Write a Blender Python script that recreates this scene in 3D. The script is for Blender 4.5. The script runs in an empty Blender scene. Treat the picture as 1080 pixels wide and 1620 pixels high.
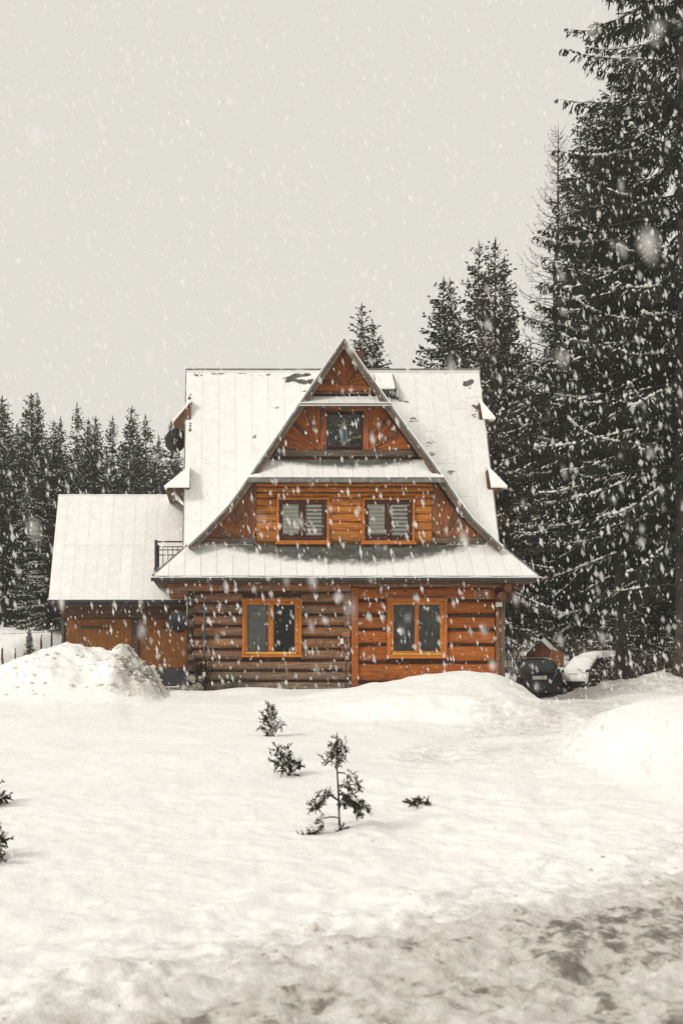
import bpy, bmesh, math, random
import numpy as np
from mathutils import Vector, Matrix

random.seed(7)
RNG = np.random.default_rng(11)
SC = bpy.context.scene
COL = SC.collection
R = math.radians

# ------------------------------------------------------------------ camera, sky, sun, exposure
cam_d = bpy.data.cameras.new("camera")
cam = bpy.data.objects.new("camera", cam_d)
COL.objects.link(cam)
cam.location = (0, 0, 0)
cam.rotation_euler = (R(90), 0, 0)
cam_d.sensor_fit = 'VERTICAL'
cam_d.sensor_height = 36.0
cam_d.sensor_width = 24.0
cam_d.lens = 40.0
cam_d.shift_x = 184 / 1620
cam_d.shift_y = 270 / 1620
cam_d.clip_start = 0.1
cam_d.clip_end = 1000
cam_d.dof.use_dof = True
cam_d.dof.focus_distance = 31.0
cam_d.dof.aperture_fstop = 2.7
SC.camera = cam

SUN_EL, SUN_AZ = 33, 232      # azimuth clockwise from +Y (the view direction): behind the camera, to the left
world = bpy.data.worlds.new("World")
SC.world = world
world.use_nodes = True
nt = world.node_tree
bg = nt.nodes["Background"]
sky = nt.nodes.new("ShaderNodeTexSky")
sky.sky_type = 'NISHITA'
sky.sun_disc = False
sky.sun_elevation = R(SUN_EL)
sky.sun_rotation = R(SUN_AZ)
sky.dust_density = 6.0
sky.air_density = 1.0
hs = nt.nodes.new("ShaderNodeHueSaturation")
hs.inputs['Saturation'].default_value = 0.10
mixw = nt.nodes.new("ShaderNodeMix")
mixw.data_type = 'RGBA'
mixw.inputs[0].default_value = 0.90          # closed cloud deck over a little of the clear sky
mixw.inputs[7].default_value = (6.24, 6.03, 5.52, 1)
nt.links.new(sky.outputs[0], hs.inputs['Color'])
nt.links.new(hs.outputs[0], mixw.inputs[6])
nt.links.new(mixw.outputs[2], bg.inputs['Color'])
bg.inputs['Strength'].default_value = 0.10

sun_d = bpy.data.lights.new("sun", 'SUN')
sun_d.energy = 1.5
sun_d.angle = R(14)
sun_d.color = (1.0, 0.95, 0.87)
sun = bpy.data.objects.new("sun", sun_d)
COL.objects.link(sun)
sdir = Vector((math.sin(R(SUN_AZ)) * math.cos(R(SUN_EL)), math.cos(R(SUN_AZ)) * math.cos(R(SUN_EL)), math.sin(R(SUN_EL))))
sun.rotation_euler = sdir.to_track_quat('Z', 'Y').to_euler()
sun.location = sdir * 60

SC.view_settings.view_transform = 'Standard'
SC.view_settings.look = 'None'
SC.view_settings.exposure = 0.35
SC.view_settings.gamma = 1.0
SC.view_settings.use_curve_mapping = False
SC.render.engine = 'CYCLES'
SC.cycles.use_denoising = True
SC.cycles.max_bounces = 8
SC.cycles.diffuse_bounces = 4
SC.cycles.transparent_max_bounces = 16
SC.cycles.volume_bounces = 2

F = 1800.0


def at(px, py, Y):
    """world point seen at photograph position (px, py) at depth Y"""
    return Vector(((px - 356) * Y / F, Y, (1080 - py) * Y / F))


def XX(px, Y): return (px - 356) * Y / F
def ZZ(py, Y): return (1080 - py) * Y / F


# ------------------------------------------------------------------ object helpers
WM = {}


def put(o, M=None, parent=None):
    M = M or Matrix.Identity(4)
    WM[o.name] = M
    COL.objects.link(o)
    o.parent = parent
    o.matrix_basis = WM[parent.name].inverted() @ M if parent is not None else M
    return o


def tag(o, label=None, cat=None, group=None, kind=None):
    if label: o['label'] = label
    if cat: o['category'] = cat
    if group: o['group'] = group
    if kind: o['kind'] = kind
    return o


def thing(name, loc, label, cat, group=None, rz=0.0, scale=(1, 1, 1)):
    o = bpy.data.objects.new(name, None)
    o.empty_display_size = 0.3
    M = Matrix.Translation(loc) @ Matrix.Rotation(rz, 4, 'Z') @ Matrix.Diagonal((*scale, 1))
    put(o, M)
    return tag(o, label, cat, group)


def mesh_obj(name, me, mat, M=None, parent=None):
    o = bpy.data.objects.new(name, me)
    if mat is not None and not me.materials:
        for m in (mat if isinstance(mat, (list, tuple)) else [mat]):
            me.materials.append(m)
    return put(o, M, parent)


def np_mesh(name, verts, faces, smooth=False):
    """verts (n,3), faces (m,k) arrays with constant k"""
    me = bpy.data.meshes.new(name)
    verts = np.asarray(verts, dtype=np.float32)
    faces = np.asarray(faces, dtype=np.int32)
    m, k = faces.shape
    me.vertices.add(len(verts))
    me.vertices.foreach_set("co", verts.ravel())
    me.loops.add(m * k)
    me.loops.foreach_set("vertex_index", faces.ravel())
    me.polygons.add(m)
    me.polygons.foreach_set("loop_start", np.arange(0, m * k, k, dtype=np.int32))
    me.polygons.foreach_set("loop_total", np.full(m, k, dtype=np.int32))
    if smooth:
        me.polygons.foreach_set("use_smooth", np.ones(m, dtype=bool))
    me.update(calc_edges=True)
    return me


class MB:
    """collects boxes, prisms, tubes into one mesh"""
    def __init__(s): s.v, s.f = [], []

    def add(s, verts, faces):
        n = len(s.v)
        s.v += [tuple(v) for v in verts]
        s.f += [tuple(i + n for i in f) for f in faces]
        return s

    def box(s, x0, x1, y0, y1, z0, z1):
        v = [(x, y, z) for z in (z0, z1) for y in (y0, y1) for x in (x0, x1)]
        return s.add(v, [(0, 2, 3, 1), (4, 5, 7, 6), (0, 1, 5, 4), (2, 6, 7, 3), (0, 4, 6, 2), (1, 3, 7, 5)])

    def prism(s, poly, axis, a, b):
        """poly in the plane normal to axis ('x': (y,z), 'y': (x,z), 'z': (x,y)), extruded from a to b"""
        def P(p, t): return {'x': (t, p[0], p[1]), 'y': (p[0], t, p[1]), 'z': (p[0], p[1], t)}[axis]
        n = len(poly)
        v = [P(p, a) for p in poly] + [P(p, b) for p in poly]
        f = [tuple(range(n)), tuple(range(2 * n - 1, n - 1, -1))]
        f += [(i, (i + 1) % n + 0, (i + 1) % n + n, i + n) for i in range(n)]
        return s.add(v, f)

    def tube(s, pts, rad, n=8, cap=True):
        pts = [Vector(p) for p in pts]
        rads = rad if isinstance(rad, (list, tuple)) else [rad] * len(pts)
        base, rings = len(s.v), []
        up = Vector((0.13, 0.31, 0.94))
        for i, p in enumerate(pts):
            d = (pts[min(i + 1, len(pts) - 1)] - pts[max(i - 1, 0)]).normalized()
            a = d.cross(up)
            if a.length < 1e-3: a = d.cross(Vector((1, 0, 0)))
            a.normalize()
            b = d.cross(a)
            for k in range(n):
                t = 2 * math.pi * k / n
                s.v.append(tuple(p + (a * math.cos(t) + b * math.sin(t)) * rads[i]))
        for i in range(len(pts) - 1):
            for k in range(n):
                q = base + i * n
                s.f.append((q + k, q + (k + 1) % n, q + n + (k + 1) % n, q + n + k))
        if cap:
            s.f.append(tuple(base + k for k in range(n))[::-1])
            s.f.append(tuple(base + (len(pts) - 1) * n + k for k in range(n)))
        return s

    def lathe(s, prof, n=14, M=None):
        """prof: list of (r, z)"""
        base = len(s.v)
        for r, z in prof:
            for k in range(n):
                t = 2 * math.pi * k / n
                p = Vector((r * math.cos(t), r * math.sin(t), z))
                s.v.append(tuple(M @ p if M else p))
        for i in range(len(prof) - 1):
            for k in range(n):
                q = base + i * n
                s.f.append((q + k, q + (k + 1) % n, q + n + (k + 1) % n, q + n + k))
        s.f.append(tuple(base + k for k in range(n))[::-1])
        s.f.append(tuple(base + (len(prof) - 1) * n + k for k in range(n)))
        return s

    def mesh(s, name, smooth=False, bevel=0.0):
        me = bpy.data.meshes.new(name)
        me.from_pydata(s.v, [], s.f)
        bm = bmesh.new()
        bm.from_mesh(me)
        bmesh.ops.recalc_face_normals(bm, faces=bm.faces)
        if bevel > 0:
            bmesh.ops.bevel(bm, geom=[e for e in bm.edges if e.calc_face_angle(0) > 0.5], offset=bevel, segments=1, affect='EDGES', clamp_overlap=True)
        for f in bm.faces: f.smooth = smooth
        bm.to_mesh(me)
        bm.free()
        return me

    def build(s, name, mat, parent=None, M=None, smooth=False, bevel=0.0):
        """verts are in world space (or in the space of M)"""
        return mesh_obj(name, s.mesh(name, smooth, bevel), mat, M, parent)


def boxed(name, mat, parent, x0, x1, y0, y1, z0, z1, bevel=0.0):
    """a box object with its origin at its own centre"""
    c = Vector(((x0 + x1) / 2, (y0 + y1) / 2, (z0 + z1) / 2))
    m = MB().box(x0 - c.x, x1 - c.x, y0 - c.y, y1 - c.y, z0 - c.z, z1 - c.z)
    return m.build(name, mat, parent, Matrix.Translation(c), bevel=bevel)


# ------------------------------------------------------------------ materials
def new_mat(name):
    m = bpy.data.materials.new(name)
    m.use_nodes = True
    t = m.node_tree
    return m, t, t.nodes["Principled BSDF"]


def N(t, typ, **kw):
    n = t.nodes.new(typ)
    for k, v in kw.items():
        setattr(n, k, v)
    return n


def math_node(t, op, a, b=None, c=None, clamp=False):
    n = N(t, "ShaderNodeMath", operation=op, use_clamp=clamp)
    for i, x in enumerate((a, b, c)):
        if x is None: continue
        if isinstance(x, (int, float)): n.inputs[i].default_value = x
        else: t.links.new(x, n.inputs[i])
    return n.outputs[0]


def noise(t, vec, scale, detail=4, rough=0.55, dist=0.0):
    n = N(t, "ShaderNodeTexNoise")
    n.inputs['Scale'].default_value = scale
    n.inputs['Detail'].default_value = detail
    n.inputs['Roughness'].default_value = rough
    n.inputs['Distortion'].default_value = dist
    if vec is not None: t.links.new(vec, n.inputs['Vector'])
    return n.outputs['Fac']


def smooth(t, v, lo, hi, a=0.0, b=1.0):
    n = N(t, "ShaderNodeMapRange", interpolation_type='SMOOTHSTEP')
    t.links.new(v, n.inputs[0])
    for i, x in zip((1, 2, 3, 4), (lo, hi, a, b)): n.inputs[i].default_value = x
    return n.outputs[0]


def mixc(t, fac, a, b):
    n = N(t, "ShaderNodeMix", data_type='RGBA')
    if isinstance(fac, (int, float)): n.inputs[0].default_value = fac
    else: t.links.new(fac, n.inputs[0])
    for i, x in ((6, a), (7, b)):
        if isinstance(x, tuple): n.inputs[i].default_value = (*x[:3], 1)
        else: t.links.new(x, n.inputs[i])
    return n.outputs[2]


def bump(t, bsdf, h, strength=0.3, dist=0.02):
    n = N(t, "ShaderNodeBump")
    n.inputs['Strength'].default_value = strength
    n.inputs['Distance'].default_value = dist
    t.links.new(h, n.inputs['Height'])
    t.links.new(n.outputs[0], bsdf.inputs['Normal'])


def flat(name, col, rough=0.6, metal=0.0, var=0.12, sc=6.0, bmp=0.15):
    m, t, b = new_mat(name)
    if not bmp and rough > 0.7: b.inputs['Specular IOR Level'].default_value = 0.12
    tc = N(t, "ShaderNodeTexCoord").outputs['Object']
    n1 = noise(t, tc, sc, 5)
    c = mixc(t, smooth(t, n1, 0.3, 0.7), tuple(x * (1 - var) for x in col), tuple(min(1, x * (1 + var)) for x in col))
    t.links.new(c, b.inputs['Base Color'])
    b.inputs['Roughness'].default_value = rough
    b.inputs['Metallic'].default_value = metal
    if bmp: bump(t, b, noise(t, tc, sc * 5, 3), bmp, 0.005)
    return m


def wood(name, light, dark, weather=(0.10, 0.075, 0.055), wamt=0.35, worn=None, zlow=None, rough=0.62, var=0.35):
    """planed wood, grain along the piece's own x axis; grey weathering in patches, optionally more towards height zlow"""
    m, t, b = new_mat(name)
    tc = N(t, "ShaderNodeTexCoord").outputs['Object']
    oi = N(t, "ShaderNodeObjectInfo").outputs['Random']
    off = N(t, "ShaderNodeCombineXYZ")
    for i in range(3): t.links.new(math_node(t, 'MULTIPLY', oi, (37.0, 91.0, 53.0)[i]), off.inputs[i])
    add = N(t, "ShaderNodeVectorMath", operation='ADD')
    t.links.new(tc, add.inputs[0]); t.links.new(off.outputs[0], add.inputs[1])
    p = add.outputs[0]
    mp = N(t, "ShaderNodeMapping")
    mp.inputs['Scale'].default_value = (0.9, 12, 12)
    t.links.new(p, mp.inputs['Vector'])
    g = noise(t, mp.outputs[0], 2.2, 7, 0.62, 0.6)
    mp2 = N(t, "ShaderNodeMapping")
    mp2.inputs['Scale'].default_value = (0.5, 2.2, 2.2)
    t.links.new(p, mp2.inputs['Vector'])
    big = noise(t, mp2.outputs[0], 1.6, 4, 0.6)
    c = mixc(t, smooth(t, g, 0.30, 0.68), dark, light)
    # knots and nail heads
    vo = N(t, "ShaderNodeTexVoronoi")
    mp3 = N(t, "ShaderNodeMapping")
    mp3.inputs['Scale'].default_value = (1.6, 4.5, 4.5)
    t.links.new(p, mp3.inputs['Vector']); t.links.new(mp3.outputs[0], vo.inputs['Vector'])
    vo.inputs['Scale'].default_value = 1.3
    knot = smooth(t, vo.outputs['Distance'], 0.06, 0.16, 0.85, 0.0)
    c = mixc(t, knot, c, tuple(x * 0.22 for x in dark))
    # each piece its own tone
    tone = N(t, "ShaderNodeHueSaturation")
    t.links.new(c, tone.inputs['Color'])
    t.links.new(math_node(t, 'MULTIPLY_ADD', oi, var, 1 - var * 0.5), tone.inputs['Value'])
    c = tone.outputs[0]
    wfac = smooth(t, big, 0.62 - wamt * 0.45, 0.86 - wamt * 0.35)
    if zlow:
        pos = N(t, "ShaderNodeNewGeometry").outputs['Position']
        sp = N(t, "ShaderNodeSeparateXYZ"); t.links.new(pos, sp.inputs[0])
        zz = math_node(t, 'ADD', sp.outputs[2], math_node(t, 'MULTIPLY', big, zlow[2]))
        low = smooth(t, zz, zlow[0], zlow[1], 0.9, 0.0)
        wfac = math_node(t, 'MAXIMUM', wfac, low)
    wv = mixc(t, smooth(t, g, 0.3, 0.7), tuple(x * 0.45 for x in weather), tuple(x * 1.35 for x in weather))
    c = mixc(t, wfac, c, wv)
    if worn:
        wn = noise(t, mp2.outputs[0], 3.1, 5, 0.7)
        c = mixc(t, smooth(t, wn, 0.60, 0.70, 0, 0.8), c, worn)
    t.links.new(c, b.inputs['Base Color'])
    b.inputs['Roughness'].default_value = rough
    b.inputs['Specular IOR Level'].default_value = 0.22
    bump(t, b, g, 0.55, 0.014)
    return m


SNOWC = (0.885, 0.868, 0.84)


def snow_mat(name, col=SNOWC, sc=9.0, bs=0.25, var=0.05):
    m, t, b = new_mat(name)
    tc = N(t, "ShaderNodeNewGeometry").outputs['Position']
    n1 = noise(t, tc, 1.7, 5)
    c = mixc(t, smooth(t, n1, 0.3, 0.7), tuple(x * (1 - var) for x in col), col)
    t.links.new(c, b.inputs['Base Color'])
    b.inputs['Roughness'].default_value = 0.75
    b.inputs['Specular IOR Level'].default_value = 0.2
    bump(t, b, noise(t, tc, sc, 6, 0.6), bs, 0.03)
    return m


def roof_sheet_mat(name, top=None, spots=None):
    """sheet metal under thin snow. Bare sheet where obj['bare'] is high, and (top) along a melted upper edge"""
    m, t, b = new_mat(name)
    geo = N(t, "ShaderNodeNewGeometry").outputs['Position']
    sp = N(t, "ShaderNodeSeparateXYZ"); t.links.new(geo, sp.inputs[0])
    bare = N(t, "ShaderNodeAttribute", attribute_type='OBJECT', attribute_name='bare').outputs['Fac']
    mp = N(t, "ShaderNodeMapping")
    mp.inputs['Scale'].default_value = (1.0, 2.2, 2.2)
    t.links.new(geo, mp.inputs['Vector'])
    n1 = noise(t, mp.outputs[0], 1.9, 6, 0.62, 0.5)
    if spots:
        for (sx_, sz_, rx_, rz_, am_) in spots:
            ux = math_node(t, 'DIVIDE', math_node(t, 'SUBTRACT', sp.outputs[0], sx_), rx_)
            uz = math_node(t, 'DIVIDE', math_node(t, 'SUBTRACT', sp.outputs[2], sz_), rz_)
            r2 = math_node(t, 'ADD', math_node(t, 'MULTIPLY', ux, ux), math_node(t, 'MULTIPLY', uz, uz))
            bare = math_node(t, 'MAXIMUM', bare, smooth(t, r2, 0.0, 1.6, am_, 0.0))
    torn = smooth(t, math_node(t, 'ADD', n1, bare), 0.745, 0.775)
    fac = torn
    n2 = noise(t, geo, 4.2, 8, 0.72)
    if top:
        ux = math_node(t, 'DIVIDE', math_node(t, 'SUBTRACT', sp.outputs[0], 3.25), top[4])
        melt = math_node(t, 'MULTIPLY_ADD', math_node(t, 'MULTIPLY', ux, ux), -0.9, 1.15)
        h = math_node(t, 'ADD', sp.outputs[2], math_node(t, 'MULTIPLY_ADD', n2, top[2], -0.5 * top[2]))
        h = math_node(t, 'ADD', h, math_node(t, 'MULTIPLY', math_node(t, 'SUBTRACT', melt, 1.0), top[3]))
        fac = math_node(t, 'MAXIMUM', fac, smooth(t, h, top[0], top[1]))
    rust = mixc(t, smooth(t, n2, 0.35, 0.7), (0.055, 0.058, 0.050), (0.125, 0.13, 0.113))
    sn = mixc(t, smooth(t, n2, 0.35, 0.75), (0.775, 0.765, 0.74), (0.875, 0.862, 0.836))
    oi = N(t, "ShaderNodeObjectInfo").outputs['Random']
    hsv = N(t, "ShaderNodeHueSaturation")
    t.links.new(sn, hsv.inputs['Color'])
    t.links.new(math_node(t, 'MULTIPLY_ADD', oi, 0.06, 0.95), hsv.inputs['Value'])
    c = mixc(t, fac, hsv.outputs[0], rust)
    t.links.new(c, b.inputs['Base Color'])
    t.links.new(math_node(t, 'MULTIPLY_ADD', fac, -0.25, 0.75), b.inputs['Roughness'])
    b.inputs['Specular IOR Level'].default_value = 0.3
    bump(t, b, math_node(t, 'ADD', n2, math_node(t, 'MULTIPLY', fac, -0.8)), 0.3, 0.02)
    return m


def glass_mat(name, tint=(0.95, 0.96, 0.95)):
    m = bpy.data.materials.new(name)
    m.use_nodes = True
    t = m.node_tree
    t.nodes.remove(t.nodes["Principled BSDF"])
    out = t.nodes["Material Output"]
    tr = N(t, "ShaderNodeBsdfTransparent"); tr.inputs[0].default_value = (*tint, 1)
    gl = N(t, "ShaderNodeBsdfGlossy"); gl.inputs['Roughness'].default_value = 0.03
    gl.inputs['Color'].default_value = (0.42, 0.42, 0.42, 1)
    fr = N(t, "ShaderNodeFresnel"); fr.inputs[0].default_value = 1.45
    tc = N(t, "ShaderNodeTexCoord").outputs['Object']
    bp = N(t, "ShaderNodeBump"); bp.inputs['Strength'].default_value = 0.25; bp.inputs['Distance'].default_value = 0.05
    t.links.new(noise(t, tc, 2.0, 2), bp.inputs['Height'])
    t.links.new(bp.outputs[0], gl.inputs['Normal'])
    mx = N(t, "ShaderNodeMixShader")
    t.links.new(fr.outputs[0], mx.inputs[0]); t.links.new(tr.outputs[0], mx.inputs[1]); t.links.new(gl.outputs[0], mx.inputs[2])
    t.links.new(mx.outputs[0], out.inputs['Surface'])
    return m


M = {}
M['snow'] = snow_mat('snow')
M['snow_on_tree'] = snow_mat('snow_on_tree', (0.80, 0.785, 0.75), 14, 0.3, 0.12)
M['snow_dirty'] = snow_mat('dirty_snow', (0.76, 0.72, 0.66), 12, 0.5, 0.22)
M['slush'] = snow_mat('slush', (0.72, 0.67, 0.61), 22, 0.6, 0.4)
M['sheet'] = roof_sheet_mat('roof_sheet')
SPOTS = []
for (bx, by, rx, ry_, am) in ((478, 604, 34, 22, .30), (430, 590, 60, 7, .27), (350, 590, 55, 5, .24), (640, 628, 22, 14, .27), (748, 606, 11, 22, .27), (754, 650, 14, 18, .22), (680, 705, 14, 22, .19),
                              (312, 592, 14, 10, .30), (705, 745, 18, 10, .22), (440, 655, 14, 20, .22), (700, 590, 60, 5, .24), (300, 650, 5, 60, .24), (400, 690, 14, 10, .2), (655, 665, 10, 7, .22)):
    SPOTS.append((XX(bx, 31.6), ZZ(by, 30.02 + 2.44 * (862 - by) / 277), rx * 31.6 / F, ry_ * 31.6 / F, am))
M['main_sheet'] = roof_sheet_mat('main_roof_sheet', None, SPOTS)
M['apron_sheet'] = roof_sheet_mat('apron_sheet', (3.05, 3.31, 0.55, 0.62, 3.4))
M['pent_sheet'] = roof_sheet_mat('pent_sheet', (5.58, 5.78, 0.30, 0.35, 2.3))
M['metal'] = flat('painted_sheet_metal', (0.15, 0.155, 0.14), 0.5, 0.0, 0.25, 4)
M['dark_metal'] = flat('dark_metal', (0.035, 0.037, 0.038), 0.45, 0.0, 0.2)
M['black'] = flat('black_plastic', (0.012, 0.013, 0.014), 0.4, 0.0, 0.2)
M['grey_pipe'] = flat('grey_pipe', (0.16, 0.17, 0.15), 0.5)
M['green_pipe'] = flat('green_pipe', (0.05, 0.085, 0.065), 0.5)
M['pale'] = flat('pale_plastic', (0.62, 0.61, 0.52), 0.5, 0, 0.08)
M['log_brown'] = wood('weathered_log', (0.36, 0.172, 0.085), (0.165, 0.068, 0.031), (0.19, 0.145, 0.105), 0.40, zlow=(0.15, 1.6, 0.6))
M['log_orange'] = wood('orange_log', (0.43, 0.132, 0.024), (0.25, 0.062, 0.010), (0.11, 0.06, 0.04), 0.18, zlow=(-0.1, 0.55, 0.5), var=0.2)
M['log_gold'] = wood('golden_log', (0.52, 0.205, 0.036), (0.31, 0.09, 0.014), (0.14, 0.075, 0.035), 0.22, worn=(0.66, 0.38, 0.11), zlow=(3.55, 4.55, 0.75), var=0.25)
M['board_orange'] = wood('orange_board', (0.40, 0.118, 0.026), (0.20, 0.05, 0.011), (0.10, 0.05, 0.032), 0.42, var=0.16)
M['board_brown'] = wood('brown_board', (0.33, 0.125, 0.045), (0.18, 0.062, 0.022), (0.15, 0.095, 0.065), 0.38, var=0.18)
M['board_grey'] = wood('grey_board', (0.165, 0.115, 0.08), (0.075, 0.052, 0.038), (0.11, 0.095, 0.08), 0.4, var=0.3)
M['backing'] = wood('dark_backing', (0.11, 0.048, 0.022), (0.06, 0.025, 0.012), (0.03, 0.02, 0.015), 0.2)
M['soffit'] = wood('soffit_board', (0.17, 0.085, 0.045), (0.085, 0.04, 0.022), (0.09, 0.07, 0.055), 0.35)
M['trim_orange'] = wood('orange_window_trim', (0.54, 0.19, 0.030), (0.38, 0.115, 0.015), (0.3, 0.14, 0.05), 0.03, var=0.12)
M['sash_brown'] = wood('dark_brown_sash', (0.075, 0.027, 0.017), (0.04, 0.013, 0.009), (0.05, 0.03, 0.02), 0.1, rough=0.4, var=0.1)
M['sill_yellow'] = flat('yellow_sill', (0.62, 0.34, 0.035), 0.5, 0, 0.15)
M['garage_panel'] = wood('garage_panel', (0.27, 0.108, 0.024), (0.16, 0.056, 0.012), (0.13, 0.065, 0.03), 0.30, var=0.12)
M['purple_trim'] = wood('dull_post', (0.11, 0.055, 0.045), (0.06, 0.03, 0.026), (0.08, 0.06, 0.05), 0.2)
M['glass'] = glass_mat('window_glass')
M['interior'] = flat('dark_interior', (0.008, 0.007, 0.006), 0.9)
M['curtain'] = flat('grey_net_curtain', (0.27, 0.27, 0.26), 0.9, 0, 0.18, 3)
M['curtain_dark'] = flat('dim_net_curtain', (0.13, 0.13, 0.125), 0.9, 0, 0.35, 3)
M['blind'] = flat('pale_blind', (0.84, 0.82, 0.72), 0.8, 0, 0.05)
M['blind_gap'] = flat('blind_shade', (0.62, 0.60, 0.50), 0.8, 0, 0.05)
M['stone'] = flat('rough_stone', (0.23, 0.205, 0.175), 0.9, 0, 0.45, 3.5, 0.6)
M['concrete'] = flat('dark_plinth', (0.05, 0.055, 0.06), 0.85, 0, 0.3, 3, 0.4)
M['needles'] = flat('spruce_needles', (0.030, 0.034, 0.023), 0.75, 0, 0.45, 0.8, 0)
M['needles_brown'] = flat('brownish_needles', (0.062, 0.052, 0.036), 0.8, 0, 0.4, 0.8, 0)
M['needles_young'] = flat('young_fir_needles', (0.060, 0.062, 0.034), 0.75, 0, 0.5, 9, 0)
M['needles_blue'] = flat('bluish_needles', (0.05, 0.075, 0.085), 0.75, 0, 0.4, 6, 0)
M['bark'] = flat('bark', (0.052, 0.040, 0.031), 0.9, 0, 0.4, 5, 0.6)
M['twig'] = flat('dead_twig', (0.10, 0.078, 0.058), 0.9, 0, 0.35, 2, 0)
M['white_glaze'] = flat('white_glaze', (0.80, 0.78, 0.70), 0.35, 0, 0.05)
M['blue_glaze'] = flat('blue_glaze', (0.08, 0.24, 0.46), 0.35, 0, 0.1)
M['skin_glaze'] = flat('skin_glaze', (0.62, 0.43, 0.31), 0.45, 0, 0.05)
M['petal_pink'] = flat('pink_petal', (0.75, 0.30, 0.25), 0.7)
M['petal_yellow'] = flat('yellow_petal', (0.62, 0.56, 0.16), 0.7)
M['leaf'] = flat('leaf_green', (0.06, 0.105, 0.04), 0.6, 0, 0.4)
M['carrot'] = flat('orange_nose', (0.8, 0.25, 0.03), 0.6)

m, t, b = new_mat('car_paint')
b.inputs['Base Color'].default_value = (0.012, 0.015, 0.019, 1)
b.inputs['Roughness'].default_value = 0.28
b.inputs['Coat Weight'].default_value = 0.1
b.inputs['Specular IOR Level'].default_value = 0.3
b.inputs['Coat Roughness'].default_value = 0.08
tc = N(t, "ShaderNodeTexCoord").outputs['Object']
spo = N(t, "ShaderNodeSeparateXYZ"); t.links.new(tc, spo.inputs[0])
dn = noise(t, tc, 3.0, 5)
dz = smooth(t, math_node(t, 'ADD', spo.outputs[2], math_node(t, 'MULTIPLY', dn, 0.5)), 0.45, 0.95, 0.35, 0.0)
t.links.new(mixc(t, dz, (0.007, 0.009, 0.012), (0.055, 0.05, 0.043)), b.inputs['Base Color'])
t.links.new(math_node(t, 'MULTIPLY_ADD', dz, 0.6, 0.25), b.inputs['Roughness'])
M['paint'] = m
M['car_glass'] = flat('car_glass', (0.008, 0.011, 0.011), 0.12, 0, 0.1, 2, 0)
M['tyre'] = flat('tyre_rubber', (0.015, 0.015, 0.016), 0.85)
M['rim'] = flat('alloy', (0.28, 0.28, 0.28), 0.4, 0.7)
M['tail_red'] = flat('tail_lamp_red', (0.05, 0.006, 0.006), 0.2, 0, 0.1)
M['plate_white'] = flat('plate_white', (0.60, 0.57, 0.48), 0.5, 0, 0.05)
M['ink'] = flat('dark_lettering', (0.012, 0.011, 0.01), 0.6)
M['number_pale'] = flat('number_plaque', (0.46, 0.22, 0.11), 0.6)


# ------------------------------------------------------------------ ground
def value_noise(x, y, seed=0):
    rng = np.random.default_rng(seed)
    tab = rng.random((256, 256))
    xi = np.floor(x).astype(int); yi = np.floor(y).astype(int)
    fx = x - xi; fy = y - yi
    fx = fx * fx * (3 - 2 * fx); fy = fy * fy * (3 - 2 * fy)
    a = tab[xi % 256, yi % 256]; b_ = tab[(xi + 1) % 256, yi % 256]
    c = tab[xi % 256, (yi + 1) % 256]; d = tab[(xi + 1) % 256, (yi + 1) % 256]
    return (a * (1 - fx) + b_ * fx) * (1 - fy) + (c * (1 - fx) + d * fx) * fy - 0.5


def fbm(x, y, oct=4, seed=0, gain=0.5):
    s, a = 0, 1.0
    for o in range(oct):
        s = s + a * value_noise(x * 2 ** o + 17.3 * o, y * 2 ** o + 5.1 * o, seed + o)
        a *= gain
    return s


def sstep(a, b, x):
    t = np.clip((x - a) / (b - a), 0, 1)
    return t * t * (3 - 2 * t)


PATH = np.array([(1.9, 6.5), (2.4, 11), (3.3, 15), (5.1, 19), (7.2, 23.5), (8.4, 28), (9.4, 34), (11.3, 43)])


def path_dist(x, y):
    d = np.full(np.shape(x), 1e9)
    for (x0, y0), (x1, y1) in zip(PATH[:-1], PATH[1:]):
        vx, vy = x1 - x0, y1 - y0
        t = np.clip(((x - x0) * vx + (y - y0) * vy) / (vx * vx + vy * vy), 0, 1)
        d = np.minimum(d, np.hypot(x - x0 - t * vx, y - y0 - t * vy))
    return d


def road_coord(x, y):
    """metres in front of the verge between the garden and the road (positive on the road)"""
    nx, ny = 0.605, -0.796          # road edge runs from (-1.2, 5.9) to (3.9, 9.7)
    return (x + 1.16) * nx + (y - 5.88) * ny


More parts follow.
